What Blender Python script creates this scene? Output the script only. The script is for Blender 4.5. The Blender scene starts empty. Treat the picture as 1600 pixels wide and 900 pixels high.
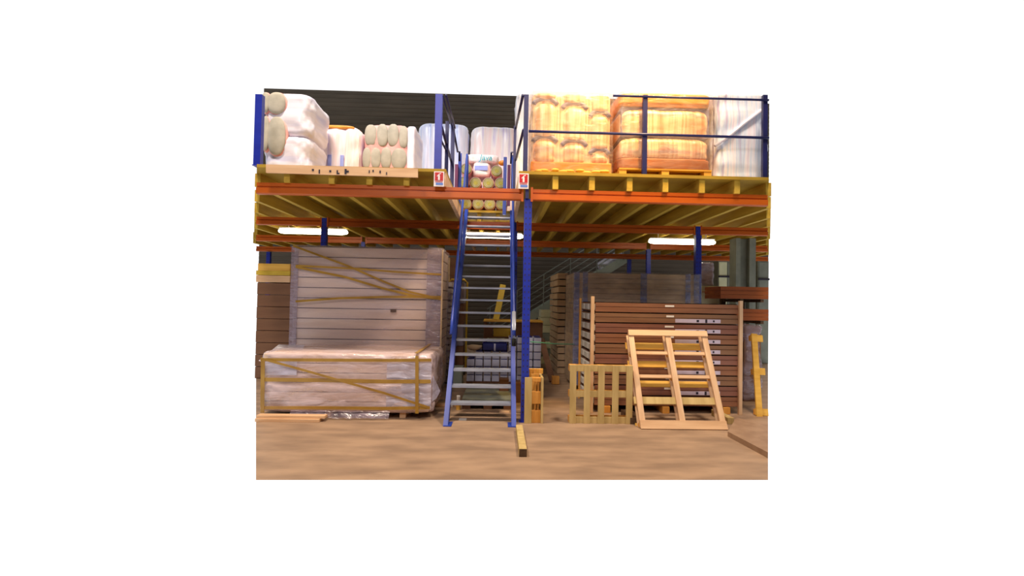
import bpy, bmesh, math, random
from mathutils import Vector, Matrix, noise
random.seed(7)
C = bpy.context.scene
COL = C.collection

# ------------------------------------------------------------------ camera, sky, lamps, exposure
F = 760.0                                  # focal length for the 1600 px wide frame
cam_d = bpy.data.cameras.new('camera')
cam = bpy.data.objects.new('camera', cam_d); COL.objects.link(cam)
cam_d.sensor_width = 36.0; cam_d.lens = 36.0 * F / 1600.0
YAW, PITCH, ROLL = math.atan(21.7 / F), math.atan(18.4 / F), math.radians(1.05)
RM = (Matrix.Rotation(-YAW, 4, 'Z') @ Matrix.Rotation(math.pi / 2 + PITCH, 4, 'X') @ Matrix.Rotation(ROLL, 4, 'Z'))
CAM = Vector((0, 0, 1.6))
cam.matrix_world = Matrix.Translation(CAM) @ RM
C.camera = cam
C.view_settings.view_transform = 'Standard'; C.view_settings.look = 'None'
C.view_settings.exposure = 0.2; C.view_settings.gamma = 1.0; C.view_settings.use_curve_mapping = False
C.cycles.max_bounces = 8; C.cycles.transparent_max_bounces = 16
C.cycles.use_denoising = True; C.cycles.sample_clamp_indirect = 6.0

W = bpy.data.worlds.new('open_hall_light'); C.world = W; W.use_nodes = True
W.node_tree.nodes['Background'].inputs[0].default_value = (1, 1, 1, 1)
W.node_tree.nodes['Background'].inputs[1].default_value = 1.0

def lamp(name, kind, loc, aim, energy, color, size=.4, spot=60):
    d = bpy.data.lights.new(name, kind); d.energy = energy; d.color = color
    if kind == 'SPOT': d.spot_size = math.radians(spot); d.spot_blend = .9; d.shadow_soft_size = size
    elif kind == 'POINT': d.shadow_soft_size = size
    o = bpy.data.objects.new(name, d); COL.objects.link(o); o.location = loc
    o.rotation_euler = (Vector(aim) - Vector(loc)).to_track_quat('-Z', 'Y').to_euler()
    return o
lamp('high_bay_or_fill_lamp', 'SPOT', (2.3, 4.0, 7.6), (1.6, 7.0, 4.0), 1700, (1, .60, .17), .3, 46)
lamp('high_bay_or_fill_lamp', 'SPOT', (-3.2, 4.5, 9.5), (-1.8, 5.4, 0.0), 2200, (1, .84, .66), .6, 110)
lamp('high_bay_or_fill_lamp', 'SPOT', (3.2, 4.4, 9.5), (1.8, 5.4, 0.0), 2200, (1, .80, .60), .6, 110)
lamp('high_bay_or_fill_lamp', 'SPOT', (-1.5, -3.5, 8.0), (-.5, 7.0, 1.6), 1500, (1, .88, .84), .8, 60)  # added fill from behind the camera, brightens the front faces
lamp('high_bay_or_fill_lamp', 'SPOT', (-2.6, 4.8, 8.6), (-1.2, 11.0, 4.0), 1100, (.84, .88, 1), .5, 42)  # added cool fill that brightens the pale bales at the back

# ------------------------------------------------------------------ pixel <-> place
def ray(px, py):
    return RM.to_3x3() @ Vector(((px - 800) / F, -(py - 450) / F, -1))
def P(px, py, Y):                       # the point at depth Y seen at this place of the photo
    r = ray(px, py); return CAM + r * (Y / r.y)
def PZ(px, py, Z=0.0):
    r = ray(px, py); return CAM + r * ((Z - CAM.z) / r.z)
def PX(px, Y, py=450): return P(px, py, Y).x
def PZZ(px, py, Y): return P(px, py, Y).z
def rect(x0, y0, x1, y1, Y):            # X0, X1, Z0, Z1
    xm, ym = (x0 + x1) / 2, (y0 + y1) / 2
    return P(x0, ym, Y).x, P(x1, ym, Y).x, P(xm, y1, Y).z, P(xm, y0, Y).z

# ------------------------------------------------------------------ materials
def s2l(h):
    h = h.lstrip('#'); v = [int(h[i:i + 2], 16) / 255 for i in (0, 2, 4)]
    return tuple((c / 12.92 if c <= .04045 else ((c + .055) / 1.055) ** 2.4) for c in v) + (1,)
def mat(name, a, b=None, rough=.6, metal=0, scale=(4, 4, 4), detail=4, bump=0.0, contrast=(.35, .65), spec=.4, noise_scale=1.0, coat=0):
    m = bpy.data.materials.new(name); m.use_nodes = True
    nt = m.node_tree; N = nt.nodes; L = nt.links
    bs = N['Principled BSDF']; bs.inputs['Roughness'].default_value = rough; bs.inputs['Metallic'].default_value = metal
    bs.inputs['Specular IOR Level'].default_value = spec
    if coat: bs.inputs['Coat Weight'].default_value = coat; bs.inputs['Coat Roughness'].default_value = .12
    tc = N.new('ShaderNodeTexCoord'); mp = N.new('ShaderNodeMapping'); mp.inputs['Scale'].default_value = scale
    L.new(tc.outputs['Object'], mp.inputs[0])
    nz = N.new('ShaderNodeTexNoise'); nz.inputs['Scale'].default_value = noise_scale; nz.inputs['Detail'].default_value = detail
    L.new(mp.outputs[0], nz.inputs['Vector'])
    cr = N.new('ShaderNodeValToRGB'); e = cr.color_ramp.elements
    e[0].position, e[1].position = contrast; e[0].color = s2l(a); e[1].color = s2l(b or a)
    L.new(nz.outputs[0], cr.inputs[0]); L.new(cr.outputs[0], bs.inputs['Base Color'])
    if bump:
        bp = N.new('ShaderNodeBump'); bp.inputs['Strength'].default_value = bump; bp.inputs['Distance'].default_value = .02
        L.new(nz.outputs[0], bp.inputs['Height']); L.new(bp.outputs[0], bs.inputs['Normal'])
    return m
def film_mat(name, col, opacity=.4, rough=.18, scale=(3, 3, 9)):
    m = bpy.data.materials.new(name); m.use_nodes = True
    nt = m.node_tree; N = nt.nodes; L = nt.links
    out = N['Material Output']; bs = N['Principled BSDF']
    bs.inputs['Base Color'].default_value = s2l(col); bs.inputs['Roughness'].default_value = rough
    bs.inputs['Specular IOR Level'].default_value = .8
    tr = N.new('ShaderNodeBsdfTransparent'); mx = N.new('ShaderNodeMixShader')
    tc = N.new('ShaderNodeTexCoord'); mp = N.new('ShaderNodeMapping'); mp.inputs['Scale'].default_value = scale
    mp.inputs['Rotation'].default_value = (0, .25, 0)
    nz = N.new('ShaderNodeTexNoise'); nz.inputs['Scale'].default_value = 1.3; nz.inputs['Detail'].default_value = 5; nz.inputs['Distortion'].default_value = .6
    L.new(tc.outputs['Object'], mp.inputs[0]); L.new(mp.outputs[0], nz.inputs['Vector'])
    mr = N.new('ShaderNodeMapRange'); mr.inputs['From Min'].default_value = .35; mr.inputs['From Max'].default_value = .7
    mr.inputs['To Min'].default_value = opacity * .55; mr.inputs['To Max'].default_value = min(1, opacity * 1.6)
    L.new(nz.outputs[0], mr.inputs[0]); L.new(mr.outputs[0], mx.inputs[0])
    bp = N.new('ShaderNodeBump'); bp.inputs['Strength'].default_value = .9; bp.inputs['Distance'].default_value = .03
    L.new(nz.outputs[0], bp.inputs['Height']); L.new(bp.outputs[0], bs.inputs['Normal'])
    L.new(tr.outputs[0], mx.inputs[1]); L.new(bs.outputs[0], mx.inputs[2]); L.new(mx.outputs[0], out.inputs[0])
    return m
def emis(name, col, st):
    m = bpy.data.materials.new(name); m.use_nodes = True
    b = m.node_tree.nodes['Principled BSDF']; b.inputs['Emission Color'].default_value = s2l(col); b.inputs['Emission Strength'].default_value = st
    b.inputs['Base Color'].default_value = s2l(col)
    return m
def stripe_mat(name, cols, axis=0, period=.3, rough=.35, bump=.25):
    """printed plastic with soft vertical bands of colour"""
    m = bpy.data.materials.new(name); m.use_nodes = True
    nt = m.node_tree; N = nt.nodes; L = nt.links; bs = N['Principled BSDF']
    bs.inputs['Roughness'].default_value = rough; bs.inputs['Specular IOR Level'].default_value = .6
    tc = N.new('ShaderNodeTexCoord'); mp = N.new('ShaderNodeMapping')
    sc = [.35, .35, .35]; sc[axis] = 1 / period; mp.inputs['Scale'].default_value = sc
    L.new(tc.outputs['Object'], mp.inputs[0])
    nz = N.new('ShaderNodeTexNoise'); nz.inputs['Scale'].default_value = 2.0; nz.inputs['Detail'].default_value = 3
    L.new(mp.outputs[0], nz.inputs['Vector'])
    cr = N.new('ShaderNodeValToRGB'); e = cr.color_ramp.elements
    e[0].position = .32; e[0].color = s2l(cols[0]); e[1].position = .7; e[1].color = s2l(cols[-1])
    for i, c in enumerate(cols[1:-1]):
        k = e.new(.32 + .38 * (i + 1) / (len(cols) - 1)); k.color = s2l(c)
    L.new(nz.outputs[0], cr.inputs[0]); L.new(cr.outputs[0], bs.inputs['Base Color'])
    bp = N.new('ShaderNodeBump'); bp.inputs['Strength'].default_value = bump; bp.inputs['Distance'].default_value = .02
    L.new(nz.outputs[0], bp.inputs['Height']); L.new(bp.outputs[0], bs.inputs['Normal'])
    return m

M = {}
M['floor'] = mat('worn_concrete', '#8c7460', '#a98d74', rough=.6, scale=(1.6, 4.5, 1), detail=14, contrast=(.36, .64), spec=.3, bump=.05)
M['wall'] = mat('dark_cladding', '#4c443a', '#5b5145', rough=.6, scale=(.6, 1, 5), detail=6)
M['hall'] = mat('unseen_hall_cladding', '#8a8276', '#989084', rough=.7)
M['sheet'] = mat('tan_fibreboard', '#8e7058', '#a2846a', rough=.6, scale=(6, 6, 6), detail=8)
M['blue'] = mat('blue_enamel', '#14269a', '#1b30a8', rough=.4, scale=(3, 3, 6), spec=.5)
M['rail_blue'] = mat('navy_enamel', '#191c52', '#1f2460', rough=.4, spec=.5)
M['ladder_blue'] = mat('ladder_enamel', '#203c9c', '#2846ac', rough=.38, scale=(3, 3, 3), spec=.5)
M['orange'] = mat('orange_enamel', '#b4520c', '#c05c10', rough=.4, scale=(2, 2, 8), spec=.5)
M['deck'] = mat('particle_board', '#9a7c20', '#ae8e2a', rough=.7, scale=(3, 3, 3), detail=8)
M['joist'] = mat('joist_pine', '#b4922e', '#cdaa40', rough=.7, scale=(12, .8, 12), detail=6, bump=.1)
M['pine'] = mat('pale_pine', '#cfa680', '#e2c09a', rough=.65, scale=(14, 14, 2), detail=6, bump=.12)
M['pinex'] = mat('pale_pine_long', '#cfa67e', '#e2bc94', rough=.65, scale=(1.6, 14, 14), detail=6, bump=.12)
M['pine_y'] = mat('yellow_pine', '#cf9c3c', '#e8b855', rough=.65, scale=(1.6, 12, 12), detail=6, bump=.12)
M['pine_o'] = mat('grey_green_pine', '#b59b62', '#cdb47a', rough=.7, scale=(12, 12, 2), detail=6, bump=.12)
M['pine_r'] = mat('amber_pine', '#c98a38', '#dea04c', rough=.7, scale=(12, 12, 2), detail=6, bump=.12)
M['steel'] = mat('galvanised_tread', '#9098ac', '#aab0c0', rough=.4, metal=.25, scale=(3, 6, 6), spec=.6)
M['maroon'] = mat('maroon_enamel', '#5a2048', '#6a2a52', rough=.45)
M['white'] = mat('white_paint', '#e8e6e4', '#f4f2f0', rough=.5)
M['tube'] = emis('lit_diffuser', '#fff4dc', 10.0)
M['red'] = mat('sign_red', '#b8141c', '#c01820', rough=.4)
M['sign_white'] = mat('sign_white', '#f0e4e6', rough=.4)
M['sign_blue'] = mat('sign_blue', '#5a7fd0', rough=.4)
M['dark'] = mat('dark_ink', '#2b2638', rough=.6)
M['black'] = mat('matt_black', '#15130f', rough=.8)  # plain black for wheels, grip end and gaps between layers
M['panel'] = mat('insulated_panel', '#cdb4a4', '#dcc6b6', rough=.5, scale=(1, 6, 6), detail=5)
M['panel_lo'] = mat('cream_panel', '#d8bca8', '#e4ccb8', rough=.5, scale=(1, 6, 6), detail=5)
M['seam'] = mat('panel_seam', '#4a3c3a', '#5a4a44', rough=.7)
M['film'] = film_mat('lilac_stretch_film', '#dccede', .24, scale=(.8, 3, 5))
M['film_d'] = film_mat('dense_stretch_film', '#a898a8', .42)
M['film_p'] = film_mat('pink_white_film', '#f0dce2', .5, scale=(2, 4, 7))
M['film_w'] = film_mat('white_film', '#cfcbe0', .72)
M['film_g'] = film_mat('grey_blue_film', '#8f8fa0', .22)
M['film_b'] = film_mat('blue_lilac_film', '#7c88b8', .34)
M['film_o'] = film_mat('clear_film', '#d8c0b0', .22)
M['strap'] = mat('amber_strap', '#96701f', '#aa8430', rough=.35, spec=.6)
M['brown'] = [mat('brown_carton_%s' % n, a, b, rough=.6, scale=(1, 5, 9), detail=5) for n, a, b in
              (('warm', '#86583e', '#9c6c4e'), ('rosy', '#805444', '#966656'), ('dull', '#825c42', '#967052'))]
M['carton_cap'] = mat('pale_foam_cap', '#b6b2aa', '#d8d4cc', rough=.6, scale=(3, 9, 9))
M['kraft'] = mat('kraft_carton', '#6c4a34', '#7d583e', rough=.7, scale=(1, 4, 6))
M['reddish'] = mat('red_brown_board', '#8a4418', '#a05422', rough=.6, scale=(.8, 4, 9))
M['taupe'] = mat('taupe_board', '#bea280', '#d2b692', rough=.6, scale=(.8, 4, 12), detail=5)
M['label'] = mat('lilac_label', '#c8bcd0', '#d8cce0', rough=.5)
M['box'] = mat('pale_blue_carton', '#c4cae6', '#dce0f2', rough=.55, scale=(4, 4, 4))
M['pale'] = mat('pale_green_board', '#d4d8b4', '#e2e4c4', rough=.6)
M['greygreen'] = mat('grey_green_board', '#7f877c', '#91998c', rough=.5, scale=(2, 6, 2))
M['yellow'] = mat('yellow_board', '#c0a030', '#d4b440', rough=.6)
M['steelg'] = mat('grey_steel', '#757a72', '#858a80', rough=.5, spec=.5)
M['stair'] = mat('stair_steel', '#8e988a', '#a2aa9c', rough=.5, scale=(2, 2, 2))
M['navybag'] = mat('navy_plastic', '#1c2466', '#28308a', rough=.35)
M['cord'] = mat('green_cord', '#5aa88a', rough=.6)
M['bale_cream'] = stripe_mat('cream_printed_film', ['#c0b4e4', '#f6f0f8', '#fbdcd8', '#fdf8f4'], 0, .22)
M['bale_blue'] = stripe_mat('blue_white_film', ['#b4c4f4', '#e4ecff', '#f6f4ff', '#d0d4fa'], 0, .25)
M['bale_white'] = stripe_mat('white_printed_film', ['#d8d0f0', '#fffaf6', '#ffe4e0', '#ffffff'], 0, .25)
M['bale_bag'] = stripe_mat('white_bag_film', ['#c8ccf0', '#eeeaf8', '#dcdcf6'], 2, .4, bump=.5)
M['bale_pink'] = mat('pink_film', '#e49a96', '#f4bab4', rough=.35, scale=(4, 4, 4), bump=.3)
M['print_blue'] = mat('blue_print', '#8090dc', '#a0acec', rough=.4)
M['print_gold'] = mat('gold_print', '#e89a3c', '#ffc860', rough=.4)
M['wool'] = mat('mineral_wool', '#a6a398', '#bcb8ac', rough=.9, scale=(6, 6, 6), detail=8, bump=.3)
M['wool_y'] = mat('green_tan_wool', '#98923e', '#b4aa54', rough=.9, scale=(14, 14, 14), detail=6, bump=.3)
M['peach'] = stripe_mat('peach_wrapped_wool', ['#d88c58', '#f0b488', '#ffd8a8', '#eaa878'], 0, .12, rough=.4)
M['peach2'] = stripe_mat('cream_wrapped_wool', ['#d89a68', '#f6c494', '#ffe4bc', '#f0b884'], 0, .14, rough=.4)
M['gold'] = mat('amber_film', '#e08a28', '#f4a038', rough=.35, scale=(3, 3, 6), bump=.3)
M['slate'] = mat('slate_film_or_shade', '#7e7688', '#968c98', rough=.4)  # also colours the painted shade on the wrapped loads
M['rust'] = mat('rust_board', '#b0622e', '#c47238', rough=.5, scale=(3, 3, 9))
M['curtain'] = stripe_mat('white_blue_film', ['#c4b8d8', '#d4e4fa', '#f4f0f8', '#e4dcec'], 0, .1, bump=.4)
M['teal'] = mat('teal_print', '#1fa8b8', rough=.4)
M['paper'] = mat('white_paper', '#f4efe8', rough=.6)
M['endwood'] = mat('dark_end_grain', '#4a3624', '#5c4630', rough=.8, scale=(20, 20, 20))

# ------------------------------------------------------------------ mesh builder
def wloc(o):
    v = Vector((0, 0, 0))
    while o is not None: v += o.location; o = o.parent
    return v
class MB:
    def __init__(s): s.v = []; s.f = []
    def box(s, x0, x1, y0, y1, z0, z1, T=None):
        b = len(s.v); q = [Vector((x, y, z)) for x in (x0, x1) for y in (y0, y1) for z in (z0, z1)]
        if T: q = [T @ p for p in q]
        s.v += q; s.f += [[b + i for i in t] for t in ((0, 1, 3, 2), (4, 6, 7, 5), (0, 4, 5, 1), (2, 3, 7, 6), (0, 2, 6, 4), (1, 5, 7, 3))]
        return s
    def bar(s, a, b, w, h, up=(0, 0, 1)):       # rectangular bar from a to b
        a, b = Vector(a), Vector(b); d = (b - a); L = d.length; d.normalize(); up = Vector(up)
        if abs(d.dot(up)) > .98: up = Vector((0, 1, 0))
        sx = d.cross(up).normalized(); sz = sx.cross(d).normalized()
        T = Matrix(((sx.x, d.x, sz.x, a.x), (sx.y, d.y, sz.y, a.y), (sx.z, d.z, sz.z, a.z), (0, 0, 0, 1)))
        return s.box(-w / 2, w / 2, 0, L, -h / 2, h / 2, T)
    def tube(s, pts, r, n=10):
        pts = [Vector(p) for p in pts]; b0 = len(s.v)
        for i, p in enumerate(pts):
            d = (pts[min(i + 1, len(pts) - 1)] - pts[max(i - 1, 0)]).normalized()
            up = Vector((0, 0, 1)) if abs(d.z) < .9 else Vector((0, 1, 0))
            a = d.cross(up).normalized(); c = a.cross(d).normalized()
            for k in range(n):
                t = 2 * math.pi * k / n; s.v.append(p + (a * math.cos(t) + c * math.sin(t)) * r)
        for i in range(len(pts) - 1):
            for k in range(n):
                s.f.append([b0 + i * n + k, b0 + i * n + (k + 1) % n, b0 + (i + 1) * n + (k + 1) % n, b0 + (i + 1) * n + k])
        s.f.append([b0 + k for k in range(n)][::-1]); e = b0 + (len(pts) - 1) * n; s.f.append([e + k for k in range(n)])
        return s
    def prism(s, poly, a, b, axis='x'):          # polygon (2D) extruded along an axis
        b0 = len(s.v); n = len(poly)
        for t in (a, b):
            for (u, v) in poly:
                s.v.append(Vector((t, u, v)) if axis == 'x' else Vector((u, t, v)) if axis == 'y' else Vector((u, v, t)))
        s.f += [[b0 + i for i in range(n)], [b0 + n + i for i in range(n)][::-1]]
        s.f += [[b0 + i, b0 + n + i, b0 + n + (i + 1) % n, b0 + (i + 1) % n] for i in range(n)]
        return s
    def grid(s, rows, close=True, caps=True):
        b0 = len(s.v); n = len(rows[0])
        for r in rows: s.v += [Vector(p) for p in r]
        for i in range(len(rows) - 1):
            for k in range(n if close else n - 1):
                s.f.append([b0 + i * n + k, b0 + i * n + (k + 1) % n, b0 + (i + 1) * n + (k + 1) % n, b0 + (i + 1) * n + k])
        if caps and close:
            for r, base in ((rows[0], b0), (rows[-1], b0 + (len(rows) - 1) * n)):
                c = sum((Vector(p) for p in r), Vector()) / n; ci = len(s.v); s.v.append(c)
                for k in range(n):
                    t = [base + k, base + (k + 1) % n, ci]; s.f.append(t if base != b0 else t[::-1])
        return s
    def build(s, name, m, parent=None, local=False, smooth=False, bevel=0):
        o_ = wloc(parent) if (parent and not local) else Vector()
        me = bpy.data.meshes.new(name); me.from_pydata([p - o_ for p in s.v], [], s.f)
        bm = bmesh.new(); bm.from_mesh(me); bmesh.ops.recalc_face_normals(bm, faces=bm.faces)
        if bevel:
            bmesh.ops.bevel(bm, geom=bm.edges[:], offset=bevel, segments=2, affect='EDGES', profile=.6)
        bm.to_mesh(me); bm.free()
        me.materials.append(m)
        if smooth:
            for p in me.polygons: p.use_smooth = True
        o = bpy.data.objects.new(name, me); COL.objects.link(o); o.parent = parent
        return o
def anchored(mb, name, m, **k):                  # a one-mesh thing: origin at its base
    xs = [p.x for p in mb.v]; ys = [p.y for p in mb.v]; zs = [p.z for p in mb.v]
    c = Vector(((min(xs) + max(xs)) / 2, (min(ys) + max(ys)) / 2, min(zs)))
    mb.v = [p - c for p in mb.v]; o = mb.build(name, m, **k); o.location = c; return o
def tag(o, label, cat, group=None):
    o['label'] = label; o['category'] = cat
    if group: o['group'] = group
    return o
def thing(name, label, cat, loc, group=None, rot=0):
    o = bpy.data.objects.new(name, None); COL.objects.link(o); o.location = loc; o.rotation_euler = (0, 0, rot)
    o.empty_display_size = .1
    return tag(o, label, cat, group)
def struct(o): o['kind'] = 'structure'; return o

# ------------------------------------------------------------------ soft bodies
def bale(w, d, h, cols=3, tiers=1, groove=.03, rtop=.12, rbot=.05, pinch=.05, nexp=7, seed=0, wr=.006, x0=0, z0=0, dcols=None):
    """stuffed bag standing on z0, front at y=0 going back to y=d: scalloped by the rolls inside, waisted between tiers"""
    NA = 112; rows = []; zs = []
    for t in range(tiers):
        hz = h / tiers; n = 27
        for i in range(n):
            u = .5 - .5 * math.cos(math.pi * i / (n - 1)); zs.append((t, u, t * hz + u * hz))
    dcols = dcols or max(1, int(round(cols * d / w)))
    for t, u, z in zs:
        k = 0.0
        e = min(u, 1 - u) * (h / tiers)
        rr = .09
        last = (t == tiers - 1 and u > .5); first = (t == 0 and u < .5)
        if last:
            e = (1 - u) * h / tiers; R = rtop
            k = R - math.sqrt(max(0, R * R - max(0, R - e) ** 2)) if e < R else 0
        elif first:
            R = rbot; k = R - math.sqrt(max(0, R * R - max(0, R - e) ** 2)) if e < R else 0
        elif tiers > 1:
            k = pinch * (1 - math.sqrt(max(0, 1 - (1 - e / rr) ** 2))) if e < rr else 0
        row = []
        for a in range(NA):
            th = 2 * math.pi * a / NA; c, s_ = math.cos(th), math.sin(th)
            x = math.copysign(abs(c) ** (2 / nexp), c); y = math.copysign(abs(s_) ** (2 / nexp), s_)
            gx = groove * (1 - abs(math.sin(math.pi * (x * .5 + .5) * cols))) ** 2 * (abs(y) > .9)
            gy = groove * (1 - abs(math.sin(math.pi * (y * .5 + .5) * dcols))) ** 2 * (abs(x) > .9)
            X = x * (w / 2 - k - gy); Y_ = y * (d / 2 - k - gx)
            p = Vector((X, Y_, z)); nv = noise.noise(p * 5 + Vector((seed * 7.3, seed, 0))) * wr * 3 + noise.noise(p * 17 + Vector((seed, 0, 0))) * wr
            p += Vector((x, y, 0)) * nv
            row.append(Vector((p.x + x0, p.y + d / 2, p.z + z0)))
        rows.append(row)
    return MB().grid(rows)
def lump(cx, cy, cz, rx, ry, rz, n=18, ex=2.0, seed=0, wr=0.0):
    rows = []
    for i in range(1, n // 2 + 1):
        ph = math.pi * i / (n // 2 + 1) - math.pi / 2
        row = []
        for a in range(n):
            th = 2 * math.pi * a / n
            c, s_ = math.cos(th), math.sin(th); cp, sp = math.cos(ph), math.sin(ph)
            f = lambda q: math.copysign(abs(q) ** (2 / ex), q)
            p = Vector((rx * f(cp) * f(c), ry * f(cp) * f(s_), rz * f(sp)))
            p *= 1 + wr * noise.noise(p * 6 + Vector((seed, 0, 0)))
            row.append(p + Vector((cx, cy, cz)))
        rows.append(row)
    return MB().grid(rows)
def strap_mb(pts, w=.035, t=.006):
    mb = MB()
    for a, b in zip(pts[:-1], pts[1:]): mb.bar(a, b, t, w, up=(0, 0, 1)) if abs((b - a).normalized().z) < .9 else mb.bar(a, b, w, t, up=(0, 1, 0))
    return mb
def ribbon(pts, w=.035):                        # flat band facing the front
    mb = MB()
    for a, b in zip(pts[:-1], pts[1:]):
        d = (b - a).normalized(); s_ = Vector((d.z, 0, -d.x))
        if s_.length < .2: s_ = Vector((0, 0, 1))
        s_ = s_.normalized() * w / 2; o = Vector((0, -.006, 0))
        q = [a - s_, a + s_, b + s_, b - s_]; b0 = len(mb.v); mb.v += [p.copy() for p in q] + [p + o for p in q]
        mb.f += [[b0, b0 + 1, b0 + 2, b0 + 3], [b0 + 7, b0 + 6, b0 + 5, b0 + 4]] + [[b0 + i, b0 + (i + 1) % 4, b0 + 4 + (i + 1) % 4, b0 + 4 + i] for i in range(4)]
    return mb
def film_shell(x0, x1, y0, y1, z0, z1, wr=.012, seed=0, nx=24, nz=16, top=True):
    """stretch film drawn round a load: four wrinkled sides with rounded corners and a top"""
    r = .03; per = []
    def seg(ax, ay, bx, by, n):
        for i in range(n): per.append((ax + (bx - ax) * i / n, ay + (by - ay) * i / n))
    seg(x0 + r, y0, x1 - r, y0, nx); seg(x1, y0 + r, x1, y1 - r, 10); seg(x1 - r, y1, x0 + r, y1, nx); seg(x0, y1 - r, x0, y0 + r, 10)
    cx, cy = (x0 + x1) / 2, (y0 + y1) / 2; rows = []
    for j in range(nz + 1):
        z = z0 + (z1 - z0) * j / nz; row = []
        for (x, y) in per:
            n = noise.noise(Vector((x * 2 + z * 1.2 + seed, y * 2, z * 5))) * wr
            row.append(Vector((x + (n if abs(x - x1) < r * 1.5 else -n if abs(x - x0) < r * 1.5 else 0), y + (-abs(n) if abs(y - y0) < r * 1.5 else 0), z)))
        rows.append(row)
    mb = MB(); mb.grid(rows, True, False)
    if top:
        b = len(mb.v) - len(per); ci = len(mb.v); mb.v.append(Vector((cx, cy, z1)))
        for k in range(len(per)): mb.f.append([b + k, b + (k + 1) % len(per), ci])
    return mb

# ================================================================== THE SETTING
D1, D2, D3, D4, DW = 6.4, 9.2, 12.0, 14.8, 17.0
ZB0, ZB1, ZJ, ZD = 2.92, 3.07, 3.25, 3.29      # beam bottom/top, joist top, deck top
# floor
fl = [PZ(400, 750), PZ(1200, 750)]
xl, xr = PX(400, DW, 540), PX(1200, DW, 540)
xl1, xr1 = PX(400, 6.6, 650), PX(1200, 6.6, 660)
mb = MB(); mb.v = [fl[0], fl[1], Vector((xr1, 6.6, 0)), Vector((xr, DW, 0)), Vector((xl, DW, 0)), Vector((xl1, 6.6, 0))]; mb.f = [[0, 1, 2, 3, 4, 5]]
struct(mb.build('floor', M['floor']))
# corrugated back wall
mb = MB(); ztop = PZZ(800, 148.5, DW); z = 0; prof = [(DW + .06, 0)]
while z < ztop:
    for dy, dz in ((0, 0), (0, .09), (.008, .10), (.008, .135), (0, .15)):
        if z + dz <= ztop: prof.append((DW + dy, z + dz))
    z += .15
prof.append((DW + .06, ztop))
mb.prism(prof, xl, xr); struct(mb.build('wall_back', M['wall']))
# unseen hall shell round the aisle, added to cut the open ambient light
HX, HY0, HZ = 18.0, -6.0, 11.5
mb = MB(); mb.v = [Vector((-HX, HY0, 0)), Vector((HX, HY0, 0)), Vector((HX, 2.0, 0)), Vector((-HX, 2.0, 0))]; mb.f = [[0, 1, 2, 3]]
struct(mb.build('floor', M['floor']))  # unseen floor, added to stop light rising from the void below
struct(MB().box(-HX, HX, HY0 - .1, HY0, 0, HZ).build('wall_front_unseen', M['hall']))
struct(MB().box(-HX - .1, -HX, HY0, 15.0, 0, HZ).build('wall_left_unseen', M['hall']))
struct(MB().box(HX, HX + .1, HY0, 15.0, 0, HZ).build('wall_right_unseen', M['hall']))
struct(MB().box(-HX, HX, HY0, 12.0, HZ, HZ + .1).build('ceiling_unseen', M['hall']))

# ================================================================== MEZZANINE
XO0, XO1 = PX(697, 6.35, 270), PX(811, 6.35, 270)     # stair opening
mz = thing('mezzanine_deck', 'timber mezzanine floor on yellow joists above the stored goods, open round the stair', 'mezzanine', (0, 6.33, ZB1))
L0 = lambda Y: PX(399, Y, 330)
R0 = lambda Y: PX(1201, Y, 330)
mb = MB()
mb.prism([(L0(6.33), 6.33), (XO0, 6.33), (XO0, D2 + .03), (L0(D2), D2 + .03)], ZJ, ZD, 'z')
mb.prism([(XO1, 6.33), (R0(6.33), 6.33), (R0(D2), D2 + .03), (XO1, D2 + .03)], ZJ, ZD, 'z')
mb.prism([(L0(D2), D2 + .03), (R0(D2), D2 + .03), (R0(15), 15.0), (L0(15), 15.0)], ZJ, ZD, 'z')
mb.build('decking', M['deck'], mz)
def joist(x, y0, y1=15.0, name='joist', w=.075, m='joist'):
    MB().box(x - w / 2, x + w / 2, y0, y1, ZB1, ZJ).build(name, M[m], mz)
def ystart(x):
    for i in range(180):
        Y = 6.36 + i * .05
        if L0(Y) < x < R0(Y): return Y
    return None
xs = [PX(p, 6.36, 285) for p in (448, 518, 577, 635)] + [PX(p, 6.36, 285) for p in (868, 925, 984, 1040, 1097, 1152)]
x = xs[0]
while True:
    x -= .52
    if ystart(x) is None: break
    xs.append(x)
x = PX(1152, 6.36, 285)
while True:
    x += .48
    if ystart(x) is None: break
    xs.append(x)
for x in xs:
    y = ystart(x)
    if y < 14.6: joist(x, max(6.36, y))
for x in (XO0 + .32, XO0 + .68): joist(x, D2 + .1)
joist(XO0 - .03, 6.345, 15, 'trimmer_joist', .06, 'pine'); joist(XO1 + .03, 6.345, 15, 'trimmer_joist', .06, 'pine')

# long white board fixed on the left deck edge
x0, x1, z0, z1 = rect(416, 259, 653, 272, 6.31)
t = thing('edge_board', 'pale painted board with dark pen marks along the left deck edge', 'board', ((x0 + x1) / 2, 6.31, z0))
a, b = P(416, 257, 6.31), P(653, 264, 6.31); a2, b2 = P(416, 270, 6.31), P(653, 277.5, 6.31)
MB().prism([(a2.x, a2.z + .0), (b2.x, b2.z), (b.x, b.z), (a.x, a.z)], 6.30, 6.328, 'y').build('board_face', M['pinex'], t)
for px, py, w, h in ((489, 265.5, 3, 3), (499, 268, 2, 6), (516, 267.5, 3, 3), (527, 269, 2, 6), (529, 271, 3, 2), (540, 268, 3, 8), (543, 268, 4, 3), (577, 268, 1.5, 4), (583, 267, 2, 3), (594, 268.5, 2, 4), (604, 271, 1.5, 4)):
    c = P(px, py, 6.298); u = 6.3 / F; MB().box(c.x - w * u / 2, c.x + w * u / 2, 6.295, 6.3, c.z - h * u / 2, c.z + h * u / 2).build('pen_mark', M['dark'], t)

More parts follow.
